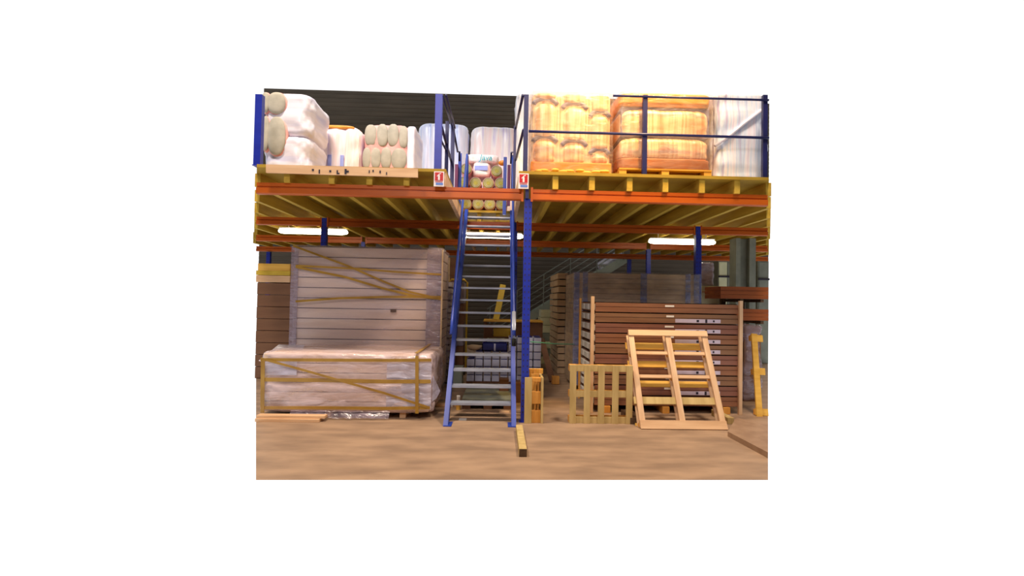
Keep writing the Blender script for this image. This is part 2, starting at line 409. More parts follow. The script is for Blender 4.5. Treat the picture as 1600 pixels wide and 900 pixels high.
# beams
BEAM = [(0, ZB0), (.06, ZB0), (.06, ZB1), (0, ZB1), (0, ZB1 - .045), (.012, ZB1 - .05), (.012, ZB1 - .062), (-.012, ZB1 - .07), (-.012, ZB0 + .012)]
def beam(px0, px1, Y, yy, label, dz=0):
    x0, x1 = PX(px0, Y, yy), PX(px1, Y, yy)
    t = thing('rack_beam', label, 'beam', ((x0 + x1) / 2, Y, ZB0 + dz))
    MB().prism([(Y + u, v + dz) for u, v in BEAM], x0 + .004, x1 - .004).build('beam_rail', M['orange'], t)
    e = MB()
    for xe, s_ in ((x0, 1), (x1, -1)):
        if abs(xe - PX(400, Y, yy)) < .1 or abs(xe - PX(1200, Y, yy)) < .1: continue
        e.box(min(xe, xe + s_ * .03), max(xe, xe + s_ * .03), Y - .02, Y - .012, ZB0 + dz - .02, ZB1 + dz + .02)
    if e.v: e.build('end_plate', M['orange'], t)
beam(400, 818, D1, 300, 'orange beam carrying the front deck edge left of the blue post')
beam(829, 1200, D1, 310, 'orange beam carrying the front deck edge right of the blue post')
for p0, p1, l in ((400, 503, 'dark orange second-row beam behind the front beam, at the far left'), (511, 799, 'dark orange second-row beam running behind the left side of the ladder'),
                  (807, 1086, 'dark orange second-row beam between the ladder and the right lamp'), (1094, 1200, 'dark orange second-row beam at the far right')):
    beam(p0, p1, D2, 352, l)
for p0, p1, l in ((400, 566, 'bright orange third-row beam under the left tube lamp'), (571, 799, 'bright orange third-row beam just above the tall wrapped panels, ending at the ladder'),
                  (805, 1010, 'bright orange third-row beam right of the front blue post'), (1016, 1200, 'bright orange third-row beam under the right tube lamp')):
    beam(p0, p1, D3, 378, l)
beam(400, 1200, D4, 396, 'dark red rearmost beam in the shade below the deck')

# posts
def post(pxc, py, Y, w, z0, z1, m, label, base=True, holes=True):
    x = PX(pxc, Y, py)
    t = thing('rack_post', label, 'post', (x, Y, z0))
    h = w * .9; k = .012
    poly = [(x - w / 2, Y - h / 2), (x + w / 2, Y - h / 2), (x + w / 2, Y + h / 2), (x + w / 2 - .02, Y + h / 2), (x + w / 2 - k, Y + h / 2 - k), (x + w / 2 - k, Y - h / 2 + k),
            (x - w / 2 + k, Y - h / 2 + k), (x - w / 2 + k, Y + h / 2 - k), (x - w / 2 + .02, Y + h / 2), (x - w / 2, Y + h / 2)]
    MB().prism(poly, z0 + (.008 if base else 0), z1, 'z').build('upright', m, t)
    if holes:
        hm = MB(); z = z0 + .12
        while z < z1 - .06:
            for s_ in (-1, 1): hm.box(x + s_ * w * .27 - .007, x + s_ * w * .27 + .007, Y - h / 2 - .0015, Y - h / 2 + .001, z, z + .022)
            z += .075
        hm.build('perforation_pattern', M['dark'], t)
    if base: MB().box(x - w * .75, x + w * .75, Y - w * .7, Y + w * .7, 0, .008).build('base_plate', m, t)
    return t
tp = post(822, 490, D1 + .05, .098, 0, ZB0 + .02, M['blue'], 'bright blue perforated front post standing right of the ladder')
x = PX(823.5, D1, 300)
MB().box(x - .022, x + .022, D1 - .03, D1 + .02, ZB0 + .02, ZB1 + .09).build('connector', M['rail_blue'], tp)
post(803, 470, D2 + .03, .09, 0, ZB1, M['blue'], 'dark blue post in shade directly behind the right ladder side')
post(507, 365, D2 + .03, .1, 0, ZB1, M['blue'], 'dark post crossing the left tube lamp, behind the tall wrapped panels')
post(1090, 400, D2 + .03, .11, 0, ZB1, M['blue'], 'dark navy post crossing the right tube lamp')
post(1013, 400, D3 + .02, .1, 0, ZB0, M['blue'], 'lit blue post behind the wrapped grey boards')
post(568, 372, D3 + .02, .09, 0, ZB0 + .03, M['blue'], 'rear post whose bracket shows over the tall wrapped panels')
post(983, 415, D4, .11, 0, ZB0 - .02, M['blue'], 'small blue post far back beside the stair top')
post(420, 405, D4, .11, 0, ZB0 - .02, M['blue'], 'blue post far back above the cream boards at the left')

# tube lamps
def tube_lamp(p0, p1, py, Y, label):
    x0, x1 = PX(p0, Y, py), PX(p1, Y, py); z = PZZ((p0 + p1) / 2, py, Y)
    t = thing('tube_lamp', label, 'lamp', ((x0 + x1) / 2, Y, z - .06))
    rows = []
    n = 20
    for x_, k in ((x0, .5), (x0 + .04, .85), (x0 + .12, 1), (x1 - .12, 1), (x1 - .04, .85), (x1, .5)):
        rows.append([Vector((x_, Y + math.cos(2 * math.pi * i / n) * .075 * k, z + math.sin(2 * math.pi * i / n) * .055 * k)) for i in range(n)])
    MB().grid(rows).build('diffuser', M['tube'], t, smooth=True)
    MB().box(x0 + .02, x1 - .02, Y - .05, Y + .05, z + .05, z + .075).build('housing', M['white'], t)
    ztop = ZB1
    if ztop > z + .08:
        for xx in (x0 + .2, x1 - .2): MB().box(xx - .01, xx + .01, Y - .01, Y + .01, z + .07, ZJ).build('hanger', M['white'], t)
tube_lamp(436, 543, 362, 10.4, 'lit fluorescent tube lamp under the deck at the left')
tube_lamp(719, 817, 368.5, 10.4, 'lit fluorescent tube lamp behind the ladder')
tube_lamp(1014, 1117, 378, 10.4, 'lit fluorescent tube lamp under the deck at the right')

# ================================================================== LADDER STAIR
XL, XR = PX(702, D1, 655), PX(799, D1, 657)
lad = thing('steel_stair', 'blue steep steel stair with grey treads rising through the deck opening', 'stair', ((XL + XR) / 2, D1 + .2, 0))
n_t = 16; z_t = [.24 + k * .194 for k in range(n_t)]; y_t = [6.47 + k * .179 for k in range(n_t)]
sl = .194 / .179
def line_y(z): return 6.47 + (z - .24) / sl
ztop_s = 4.1
for x_, nm in ((XL, 'stringer'), (XR, 'stringer')):
    s_ = 1 if x_ == XL else -1
    mb = MB(); hw = .085                                   # channel: web + two flanges
    zt = 3.3
    yb, yt = line_y(0), line_y(zt)
    poly = [(yb - hw, 0), (yb + hw, 0), (yt + hw, zt), (yt - hw, zt)]
    mb.prism(poly, x_ - .006, x_ + .006)
    fl_ = .055 * s_
    for off in (-hw, hw):
        a, b = (yb + off, 0), (yt + off, zt)
        q = [(a[0] - .007, a[1]), (a[0] + .007, a[1]), (b[0] + .007, b[1]), (b[0] - .007, b[1])]
        mb.prism(q, min(x_, x_ - fl_ ), max(x_, x_ - fl_))
    mb.build('stringer', M['ladder_blue'], lad)
    MB().box(x_ - .05, x_ + .05, yb - .11, yb + .11, 0, .01).build('foot_plate', M['ladder_blue'], lad)
for k in range(n_t):
    y, z = y_t[k], z_t[k]
    mb = MB().prism([(y - .07, z - .028), (y - .064, z - .028), (y - .064, z - .006), (y + .09, z - .006), (y + .09, z - .028), (y + .096, z - .028), (y + .096, z), (y - .07, z)], XL + .008, XR - .008)
    mb.build('tread', M['steel'], lad)
# handrails above the stringers
for x_, s_ in ((XL - .02, -1), (XR + .02, 1)):
    pts = [Vector((x_, 6.62, 1.12)), Vector((x_, 6.72, 1.3)), Vector((x_, 9.0, 4.28)), Vector((x_, 9.16, 4.30)), Vector((x_, 9.18, 4.1)), Vector((x_, 9.18, ZD + .3))]
    MB().tube(pts, .021).build('handrail', M['ladder_blue'], lad, smooth=True)
    for q in (.25, .62):
        y = 6.72 + (9.0 - 6.72) * q; zr = 1.3 + (4.28 - 1.3) * q; zs_ = .24 + (y - 6.47) * sl
        MB().bar((x_, y, zs_), (x_, y, zr), .025, .025).build('handrail_post', M['ladder_blue'], lad)
gr = MB().tube([Vector((XR + .02, 6.60, 1.06)), Vector((XR + .02, 6.66, 1.2)), Vector((XR + .02, 6.8, 1.43))], .028)
o = gr.build('hand_grip', M['steel'], lad, smooth=True); o['label'] = 'grey hand grip'
MB().tube([Vector((XR + .02, 6.57, .98)), Vector((XR + .02, 6.60, 1.07))], .03).build('grip_end', M['black'], lad, smooth=True)
for px, py0, py1 in ((713.5, 257, 292), (795.5, 258, 292)):
    a, b = P(px, py0, 9.0), P(px, py1, 9.0)
    MB().box(a.x - .03, a.x + .03, 8.98, 9.05, b.z - .35, a.z).build('gate_post', M['maroon'], lad)
for px, py0 in ((719, 240), (789.5, 246)):
    a = P(px, py0, 9.1)
    MB().box(a.x - .032, a.x + .032, 9.07, 9.13, ZD - .1, a.z).build('top_post', M['ladder_blue'], lad)

# ================================================================== GUARDRAILS
gl = thing('stair_guardrail', 'blue guardrail along the left edge of the stair opening', 'railing', (PX(686, D1, 200), D1 + .02, ZD))
def rpost(px, pyt, pyb, Y, w, par, m='rail_blue', z0=ZD):
    a = P(px, pyt, Y); MB().box(a.x - w / 2, a.x + w / 2, Y - w / 2, Y + w / 2, z0, a.z).build('guard_post', M[m], par)
rpost(686.5, 149, 262, 6.42, .09, gl, 'blue'); rpost(699, 190, 265, 7.15, .05, gl); rpost(708, 194, 290, 8.05, .06, gl)
def rail(par, pts, r=.016, nm='rail', m='rail_blue'):
    MB().tube(pts, r).build(nm, M[m], par, smooth=True)
rail(gl, [P(691, 149, 6.5), P(706, 196, 8.05)]); rail(gl, [P(697, 149, 6.5), P(711, 200, 8.1)])
rail(gl, [P(690, 198, 6.45), P(705, 252, 8.05)], .02); rail(gl, [P(689, 219, 6.45), P(705, 250, 8.0)], .014)
rail(gl, [P(709, 205, 8.05), P(715, 237, 8.9), P(718, 237, 8.95), P(718, 252, 8.97)], .018)
gr_ = thing('stair_guardrail', 'dark guardrail along the right edge of the stair opening', 'railing', (PX(822, D1, 200), D1 + .02, ZD))
rpost(822.5, 149, 268, 6.42, .06, gr_); rpost(805, 197, 292, 8.05, .045, gr_)
rail(gr_, [P(817, 149, 6.45), P(806, 200, 8.05)], .02); rail(gr_, [P(818, 203, 6.45), P(806, 250, 8.05)], .02)
rail(gr_, [P(805, 205, 8.05), P(804, 238, 8.6), P(799, 238, 8.95), P(798, 256, 8.98)], .016)
fr = thing('deck_railing', 'dark blue railing with two rails on the right deck edge', 'railing', (PX(1008, 6.40, 220), 6.38, ZD))
for px, pt in ((1008, 149), (1195, 149)):
    a = P(px, pt, 6.40); MB().box(a.x - .03, a.x + .03, 6.38, 6.43, ZD, a.z).build('guard_post', M['rail_blue'], fr)
rail(fr, [P(958, 149.5, 6.375), P(1201, 156.5, 6.375)], .015); rail(fr, [P(826, 205, 6.375), P(1201, 215.5, 6.375)], .018)
for px in (1008, 1195): 
    a = P(px, 215, 6.42)
x0 = PX(405, 6.45, 200); t = thing('deck_post', 'thick blue post standing on the deck at the far left', 'post', (x0, 6.45, ZD))
a = P(405, 149, 6.45); mb = MB().box(x0 - .045, x0 + .045, 6.41, 6.49, ZD + .01, a.z); mb.build('upright', M['blue'], t)
MB().box(x0 - .05, x0 + .06, 6.39, 6.52, ZD, ZD + .01).build('base_plate', M['blue'], t)

# signs
def sign(x0p, y0p, x1p, y1p, Y, label):
    x0, x1, z0, z1 = rect(x0p, y0p, x1p, y1p, Y); w, h = x1 - x0, z1 - z0
    t = thing('safety_sign', label, 'sign', ((x0 + x1) / 2, Y, z0))
    MB().box(x0, x1, Y - .006, Y, z0, z1).build('sign_plate', M['sign_white'], t)
    MB().box(x0 + w * .1, x1 - w * .1, Y - .009, Y - .006, z0 + h * .38, z1 - h * .07).build('red_field', M['red'], t)
    cx = (x0 + x1) / 2; mb = MB()
    mb.box(cx - w * .09, cx + w * .09, Y - .012, Y - .009, z0 + h * .42, z0 + h * .74)
    mb.box(cx - w * .05, cx + w * .05, Y - .012, Y - .009, z0 + h * .74, z0 + h * .82)
    mb.bar((cx, Y - .0105, z0 + h * .82), (cx + w * .2, Y - .0105, z0 + h * .86), .004, h * .05)
    mb.bar((cx - w * .04, Y - .0105, z0 + h * .78), (cx - w * .19, Y - .0105, z0 + h * .66), .004, h * .04)
    mb.build('extinguisher_symbol', M['sign_white'], t)
    MB().box(x0 + w * .2, x1 - w * .1, Y - .009, Y - .006, z0 + h * .10, z0 + h * .24).build('blue_band', M['sign_blue'], t)
    MB().box(x0 + w * .14, x1 - w * .14, Y - .009, Y - .006, z0 + h * .29, z0 + h * .33).build('caption_line', M['red'], t)
sign(678, 268, 694, 291.5, 6.32, 'red and white extinguisher sign on the deck edge left of the stair')
sign(810, 271, 826, 295, 6.32, 'red and white extinguisher sign on the deck edge right of the stair')

# ================================================================== GOODS ON THE DECK
def place_bale(name, label, cat, px0, px1, pyt, Y, d, mat_, group=None, **k):
    ym = (pyt + 255) / 2
    x0, x1 = PX(px0, Y, ym), PX(px1, Y, ym); z1 = PZZ((px0 + px1) / 2, pyt, Y)
    t = thing(name, label, cat, ((x0 + x1) / 2, Y, ZD), group)
    w = x1 - x0; h = z1 - ZD
    bale(w, d, h, z0=0, **k).build('wrapping', mat_, t, local=True, smooth=True)
    return t, w, h
G1 = 'wrapped insulation bales on the left deck'
# far left double bale with round ends
t, w, h = place_bale('insulation_bale', 'two-tier bale of pink wrapped rolls in loose white film at the far left', 'insulation bale', 409, 484, 143, 7.1, .9, M['bale_bag'], G1, cols=1, tiers=2, groove=0, rtop=.1, pinch=.075, seed=1, wr=.012, nexp=5)
u = 7.1 / F
for (cx, cy, rx, rz) in ((433, 213, 14, 30), (433, 162, 14, 17), (416, 209, 6, 27), (416, 161, 6, 16)):
    c = P(cx, cy, 7.1) - t.location
    lump(c.x, c.y + .02, c.z, rx * u * 1.18, .055, rz * u * 1.08, n=28, ex=2.2).build('roll_sleeve', M['bale_pink'], t, local=True, smooth=True)
    lump(c.x, c.y - .02, c.z, rx * u, .04, rz * u, n=28, ex=2.3).build('roll_end', M['wool'], t, local=True, smooth=True)
# second bale: upright rolls, gold top and blue print
t, w, h = place_bale('insulation_bale', 'cream and lilac printed bale with an orange top band, second from the left', 'insulation bale', 483, 564, 192, 8.1, .9, M['bale_cream'], G1, cols=3, groove=.05, rtop=.2, seed=2, wr=.008, nexp=6)
u = 8.1 / F
lump(.0, .085, h - .05, w * .34, .06, .03, n=30, ex=3.2).build('gold_print', M['print_gold'], t, local=True, smooth=True)
for i, dx in enumerate((-.39, -.1, .14)):
    MB().box(dx * w - .03, dx * w + .03, -.004, .02, .3, .66).build('blue_print', M['print_blue'], t, local=True, bevel=.004)
# third bale: two tiers of oval ends
t, w, h = place_bale('insulation_bale', 'two-tier bale showing rows of grey oval roll ends in pink film', 'insulation bale', 566, 641, 190, 8.1, .9, M['bale_pink'], G1, cols=4, tiers=1, groove=.02, rtop=.2, seed=3, wr=.006, nexp=6)
for (cx, cy, rx, rz) in ((579, 211, 9.5, 17), (597, 211, 9, 18), (614, 211, 9, 18), (630, 214, 7, 18), (573, 247, 7, 17), (587, 247, 8, 17), (603, 247, 8.5, 17), (623, 248, 12, 17)):
    c = P(cx, cy, 8.1) - t.location
    lump(c.x, .02, c.z, rx * u, .04, rz * u, n=26, ex=2.5).build('roll_end', M['wool'], t, local=True, smooth=True)
for cx in (577, 603, 629):
    c = P(cx, 284, 8.1) - t.location
    lump(c.x, .02, c.z, 13 * u, .04, 18 * u, n=20, ex=2.6).build('roll_end', M['wool'], t, local=True, smooth=True)
bale(.16, .85, h * .95, cols=1, groove=0, rtop=.03, rbot=.02, seed=4, x0=w / 2 + .01, nexp=5).build('loose_film', M['bale_bag'], t, local=True, smooth=True)
place_bale('insulation_bale', 'blue-white bale standing behind the left guardrail post', 'insulation bale', 651, 731, 190, 11.0, .9, M['bale_blue'], G1, cols=4, groove=.02, rtop=.16, seed=5, nexp=5)
place_bale('insulation_bale', 'bright white bale behind the top of the stair', 'insulation bale', 734, 812, 195, 11.0, .9, M['bale_white'], G1, cols=3, groove=.03, rtop=.18, seed=6, nexp=5)

# wool rolls at the far end of the opening
YR = 9.36; r_ = .1135; u = YR / F
roll0 = thing('wool_roll', 'x', 'insulation roll', P(782, 318, YR), 'pink sleeved wool rolls at the stair head')
def roll_parts(t):
    n = 28; rows = []
    for y, k in ((0.03, .93), (.0, .99), (.03, 1.0), (.5, 1.01), (.97, 1), (1.0, .95)):
        rows.append([Vector((math.cos(2 * math.pi * i / n) * r_ * k, y, math.sin(2 * math.pi * i / n) * r_ * k)) for i in range(n)])
    MB().grid(rows).build('sleeve', M['bale_pink'], t, local=True, smooth=True)
    m2 = MB()
    for a0 in range(0, 44):
        th0, th1 = a0 * .5, (a0 + 1) * .5; ra, rb = r_ * .1 + th0 * .0042, r_ * .1 + th1 * .0042
        if rb > r_ * .93: break
        m2.bar((math.cos(th0) * ra, -.006, math.sin(th0) * ra), (math.cos(th1) * rb, -.006, math.sin(th1) * rb), .008, .010, up=(0, 1, 0))
    lump(0, .012, 0, r_ * .93, .025, r_ * .93, n=28, ex=2).build('wool_end', M['wool_y'], t, local=True, smooth=True)
    m2.build('spiral_layer', M['wool'], t, local=True)
roll_parts(roll0)
spots = [(728, 318.5, 'bottom row, half hidden by the left stair side'), (747, 318.5, 'bottom row, second from the left'), (765, 319, 'bottom row, second from the right'), (784, 319, 'bottom row, beside the right stair side'),
         (737.5, 302, 'second row behind the beam, leftmost'), (756, 302, 'second row behind the beam, middle'), (775, 302, 'second row behind the beam, rightmost'),
         (723.5, 285, 'third row, half hidden by the left stair side'), (743, 285.5, 'third row, second from the left'), (763, 286, 'third row, second from the right'), (782, 286, 'third row, beside the right stair side'),
         (728.5, 264, 'top row, left of the white bag'), (776, 267, 'top row, right of the white bag')]
first = True
for px, py, l in spots:
    if first: t = roll0; first = False
    else:
        t = roll0.copy(); COL.objects.link(t)
        for ch in list(roll0.children):
            c = ch.copy(); COL.objects.link(c); c.parent = t
    t.location = P(px, py, YR); t['label'] = 'green-tan wool roll at the stair head, ' + l
c0 = P(752, 275, YR + .02); zt_ = P(750, 241, YR).z - c0.z
t = thing('wool_bag', 'white and blue printed wool bag with teal lettering on top of the rolls', 'bag', (c0.x, YR + .02, c0.z + .01))
bale(.33, .6, zt_ * .62, cols=1, groove=0, rtop=.04, seed=8, wr=.008, nexp=6).build('bag_body', M['bale_white'], t, local=True, smooth=True)
bale(.66, .55, .155, cols=1, groove=0, rtop=.05, rbot=.04, seed=9, wr=.008, nexp=5, z0=zt_ - .155).build('bag_top', M['bale_white'], t, local=True, smooth=True)
MB().box(-.13, .12, -.016, .004, .1, .19).build('blue_print', M['print_blue'], t, local=True, bevel=.003)
tc = bpy.data.curves.new('lettering', 'FONT'); tc.body = 'Java'; tc.size = .155; tc.extrude = .003; tc.shear = .2; tc.align_x = 'CENTER'
to = bpy.data.objects.new('lettering', tc); COL.objects.link(to); to.parent = t; to.location = (.08, -.03, zt_ - .125); to.rotation_euler = (math.pi / 2, 0, 0); tc.materials.append(M['teal'])
dg = bpy.context.evaluated_depsgraph_get(); me_ = bpy.data.meshes.new_from_object(to.evaluated_get(dg)); l_ = to.location.copy(); bpy.data.objects.remove(to)
to = bpy.data.objects.new('lettering', me_); COL.objects.link(to); to.parent = t; to.location = l_; to.rotation_euler = (math.pi / 2, 0, 0)
a = P(780, 250, YR); t = thing('film_scrap', 'crumpled orange film on the top right wool roll', 'plastic film', P(784, 255, YR))
lump(0, 0.1, .03, .07, .06, .05, n=14, ex=2, seed=3, wr=.6).build('film', M['gold'], t, local=True)

# ---- right hand wrapped loads
def pallet_mb(w, d, h):
    return w
def load_pallet(t, w, d, h=.125, m='pine_y'):
    mb = MB()
    for i in range(5):
        y0 = i * (d - .1) / 4; mb.box(-w / 2, w / 2, y0, y0 + .1, h - .02, h)
    mb.build('pallet_boards', M[m], t, local=True)
    for x_ in (-w / 2, -.05, w / 2 - .1):
        MB().box(x_, x_ + .1, .01, d, .02, h - .02).build('pallet_bearer', M[m], t, local=True)
        MB().box(x_, x_ + .1, 0, d, 0, .02).build('pallet_skid', M[m], t, local=True)
# load A: three tall columns of rolls
YA = 6.5
x0, x1 = PX(829, YA, 210), PX(958, YA, 210); w = x1 - x0
t = thing('wrapped_pallet_load', 'peach pallet load of round-topped rolls in clear film, nearest the stair', 'pallet load', ((x0 + x1) / 2, YA, ZD), 'film wrapped pallet loads on the right deck')
load_pallet(t, w * .97, 1.0, .06)
ztp = P(890, 146, YA).z - ZD
MB().box(-w / 2 + .03, w / 2 - .03, .045, .98, .06, ztp - .02).build('film_or_shade_core', M['peach'], t, local=True, bevel=.03)
MB().box(-w / 2 + .01, w / 2 - .01, .015, 1.0, .06, .19).build('base_band', M['gold'], t, local=True, bevel=.02)
for (pc, wd, tops) in ((852, 43, (150, 156, 215)), (898, 45, (150, 163, 221)), (938, 36, (150, 176, 235))):
    xc = PX(pc, YA, 210) - t.location.x; ww = wd * YA / F
    zt = [P(pc, q, YA).z - ZD for q in tops]; zb = [zt[1] + .02, zt[2] + .02, .18]
    for z_b, z_t, m_ in zip(zb, [ztp] + zt[1:], ('peach2', 'peach2', 'peach')):
        if z_t - z_b < .05: continue
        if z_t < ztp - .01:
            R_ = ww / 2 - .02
            MB().tube([Vector((xc + math.cos(math.pi * k_ / 12) * R_, .055, z_t - .07 + math.sin(math.pi * k_ / 12) * .11)) for k_ in range(1, 12)], .034, 10).build('film_fold_or_shade', M['slate'], t, local=True, smooth=True)  # dark arc paints the bluish shade over the roll top
        bale(ww, .5, z_t - z_b, cols=1, groove=0, rtop=(.13 if z_t < ztp - .01 else .02), seed=pc, nexp=3, wr=.004, x0=xc, z0=z_b).build('wool_roll', M[m_], t, local=True, smooth=True)
film_shell(-w / 2 - .005, w / 2, -.02, 1.02, .05, ztp + .01, seed=2).build('stretch_film', M['film_o'], t, local=True, smooth=True)
for i in range(9):
    lump(-w / 2 + .1 + i * w * .1, -.015, .045 + .01 * (i % 3), .07, .03, .022, n=12, seed=i, wr=.8).build('film_ruffle', M['pine_y'], t, local=True)
# load B
x0, x1 = PX(967, YA, 210), PX(1114, YA, 210); w = x1 - x0
t = thing('wrapped_pallet_load', 'orange-topped load of two cream tiers on a slatted pallet, behind the tall railing post', 'pallet load', ((x0 + x1) / 2, YA, ZD), 'film wrapped pallet loads on the right deck')
load_pallet(t, w * .98, 1.0, .125)
zz = lambda py: P(1040, py, YA).z - ZD
bale(w, 1.0, zz(247) - .12, cols=1, groove=0, rtop=.03, seed=1, z0=.122, wr=.004, nexp=9).build('base_band', M['rust'], t, local=True, smooth=True)
bale(w * .97, .96, zz(213) - zz(247), cols=5, groove=.012, rtop=.11, seed=2, z0=zz(247), wr=.006, nexp=7).build('lower_tier', M['peach'], t, local=True, smooth=True)
bale(w * .98, .97, zz(167) - zz(210), cols=6, groove=.012, rbot=.02, rtop=.11, seed=3, z0=zz(211), wr=.006, nexp=7).build('upper_tier', M['peach2'], t, local=True, smooth=True)
MB().box(-w / 2 + .04, w / 2 - .02, .06, .95, zz(212), zz(165)).build('film_or_shade_core', M['slate'], t, local=True, bevel=.02)  # slate core paints the blue-grey shade between the tiers
bale(w, 1.0, zz(146) - zz(165), cols=1, groove=0, rtop=.02, seed=4, z0=zz(165), wr=.006, nexp=9).build('top_band', M['gold'], t, local=True, smooth=True)
film_shell(-w / 2 - .01, w / 2 + .01, -.012, 1.02, .125, zz(146), seed=5).build('stretch_film', M['film_o'], t, local=True, smooth=True)
MB().box(-.09, .16, -.02, -.012, zz(242), zz(226)).build('paper_label', M['film_o'], t, local=True)
# load C
x0, x1 = PX(1117, YA + .1, 210), PX(1203, YA + .1, 210); w = x1 - x0
t = thing('wrapped_pallet_load', 'bluish white load with vertical plastic folds at the right end of the deck', 'pallet load', ((x0 + x1) / 2, YA + .1, ZD), 'film wrapped pallet loads on the right deck')
h = P(1160, 146, YA + .1).z - ZD
bale(w, 1.0, h, cols=7, groove=.02, rtop=.03, seed=11, wr=.012, nexp=9).build('film_wrapping', M['curtain'], t, local=True, smooth=True)
fa, fb = P(1117, 228, 6.58) - t.location, P(1190, 172, 6.58) - t.location
MB().tube([fa, fa.lerp(fb, .3) + Vector((0, 0, -.015)), fa.lerp(fb, .6), fb], .022, 12).build('film_fold_or_shade', M['bale_bag'], t, local=True, smooth=True)
# tall pale load between guardrail and load A
x0, x1 = PX(806, 8.6, 210), PX(842, 8.6, 210); h = P(820, 146, 8.6).z - ZD
t = thing('film_wrapped_load', 'tall narrow silvery load in plastic film behind the right stair guardrail', 'pallet load', ((x0 + x1) / 2, 8.6, ZD))
bale(x1 - x0, .7, h, cols=3, groove=.03, rtop=.03, seed=12, wr=.01, nexp=8).build('film_wrapping', M['curtain'], t, local=True, smooth=True)

# ================================================================== GOODS UNDER THE DECK, LEFT
# tall wrapped panels
YT = 7.95
x0, x1, z0, z1 = rect(454, 386, 690, 600, YT); z1 = PZZ(570, 385, YT)
t = thing('wrapped_panel_package', 'tall package of long cream panels in lilac film with crossing amber straps', 'panel package', ((x0 + x1) / 2, YT, 0), 'film wrapped panel packages')
dT = 1.15
for px in (-.9, 0, .9): MB().box((x0 + x1) / 2 + px - .05, (x0 + x1) / 2 + px + .05, YT + .02, YT + dT, 0, .08).build('bearer', M['pinex'], t)
nL = 14; zl = .08
heights = [(z1 - .1) / nL] * nL
for i in range(nL):
    hh = heights[i]; jx = random.uniform(-.008, .008); jy = random.uniform(0, .012)
    MB().box(x0 + .03 + jx, x1 - .03 + jx, YT + .012 + jy, YT + dT, zl + .008, zl + hh - .008).build('panel', M['panel'], t, bevel=.006)
    MB().box(x0 + .045, x1 - .045, YT + .03, YT + dT - .02, zl + hh - .009, zl + hh + .009).build('spacer', M['seam'], t)
    zl += hh
film_shell(x0, x1, YT - .015, YT + dT + .02, .08, z1, wr=.03, seed=3, nx=36, nz=30).build('stretch_film', M['film'], t, smooth=True)
for a_, b_ in ((x0 - .004, x0 + .11), (x1 - .25, x1 - .0)):
    MB().box(a_, b_, YT - .03, YT - .022, .1, z1 - .02).build('film_overlap', M['film_d'], t)
Ys = YT - .04
for pts, ww in (([(458, 384), (545, 416), (600, 440), (640, 456), (688, 467)], .032), ([(462, 417), (540, 433), (600, 451), (650, 463), (689, 467)], .036), ([(462, 415), (560, 420), (620, 425), (689, 429)], .03),
                ([(462, 471), (530, 466), (600, 464), (689, 464)], .034)):
    Ys -= .004; ribbon([P(a, b, Ys) for a, b in pts], ww).build('strap', M['strap'], t)
sx = [P(689.5, 392, YT + .0), P(689, 545, YT)]
MB().box(x1 - .012, x1 + .012, YT - .045, YT - .03, .1, z1 - .03).build('edge_trim', M['taupe'], t)
k = [P(610, 483, Ys), P(619, 488, Ys)]
MB().box(k[0].x, k[1].x, Ys, Ys + .004, k[1].z, k[0].z).build('printed_mark', M['seam'], t)

# low wrapped package in front
YF = 6.5; zt = PZZ(540, 554, YF); dF = 1.25
x0, x1 = PX(403, YF, 600), PX(676, YF, 600)
t = thing('wrapped_panel_package', 'low package of cream panels in shiny pinkish film standing in front of the tall one', 'panel package', ((x0 + x1) / 2, YF, 0), 'film wrapped panel packages')
for px in (510, 628):
    q = PX(px, YF, 650); MB().box(q - .04, q + .04, YF + .05, YF + dF, 0, .075).build('bearer', M['pinex'], t)
nL = 6; zb = .085; hh = (zt - zb) / nL
for i in range(nL):
    MB().box(x0 + .05, x1 - .05, YF + .02, YF + dF, zb + i * hh + .004, zb + (i + 1) * hh - .004).build('panel', M['panel_lo'], t, bevel=.012)
    if i < nL - 1: MB().box(x0 + .06, x1 - .06, YF + .035, YF + dF - .02, zb + (i + 1) * hh - .006, zb + (i + 1) * hh + .006).build('spacer', M['seam'], t)
bale(x1 - x0, dF + .03, zt - zb + .03, cols=1, groove=0, rtop=.07, rbot=.04, nexp=12, wr=.014, seed=21, x0=0, z0=0).build('stretch_film', M['film_p'], t, local=True, smooth=True).location = (0, -.012, zb - .01)
# white paper-like wrap panels
for pa, pb, ya, yb in ((604, 674, 566, 640), (412, 464, 563, 586)):
    q0, q1, r0, r1 = rect(pa, ya, pb, yb, YF - .02)
    rows = [[Vector((q0 + (q1 - q0) * i / 14, YF - .022 - .012 * abs(noise.noise(Vector((i * .5, j * .6, pa)))), r0 + (r1 - r0) * j / 8)) for i in range(15)] for j in range(9)]
    MB().grid(rows, False, False).build('film_overlap', M['film_w'], t, smooth=True)
# crumpled corner film on the top left and right side
rows = []
A = [P(404, 566, YF - .01), P(436, 540, YF + .75), P(446, 540, YF + .8), P(476, 541, YF + .75)]
B = [P(414, 571, YF - .02), P(425, 566, YF + .0), P(440, 567, YF), P(466, 566, YF - .01)]
for k in range(7):
    rows.append([a.lerp(b, k / 6) + Vector((0, 0, .02 + .018 * noise.noise(Vector((i * 2.1, k * .9, 3))))) for i, (a, b) in enumerate(zip(A, B))])
MB().grid(rows, False, False).build('crumpled_film', M['film_w'], t, smooth=True)
mb = MB(); tip = P(688, 611, YF + .1)
base = [P(676, 585, YF + .02), P(679, 592, YF + .3), P(678, 632, YF + .3), P(675, 628, YF + .02)]
b0 = len(mb.v); mb.v = base + [tip, P(683, 600, YF + .12), P(682, 622, YF + .12)]
mb.f = [[0, 1, 5], [5, 1, 4], [0, 5, 6, 3], [5, 4, 6], [1, 2, 4], [4, 2, 6], [6, 2, 3]]
mb.build('film_tail', M['film_w'], t)
Ys = YF - .045
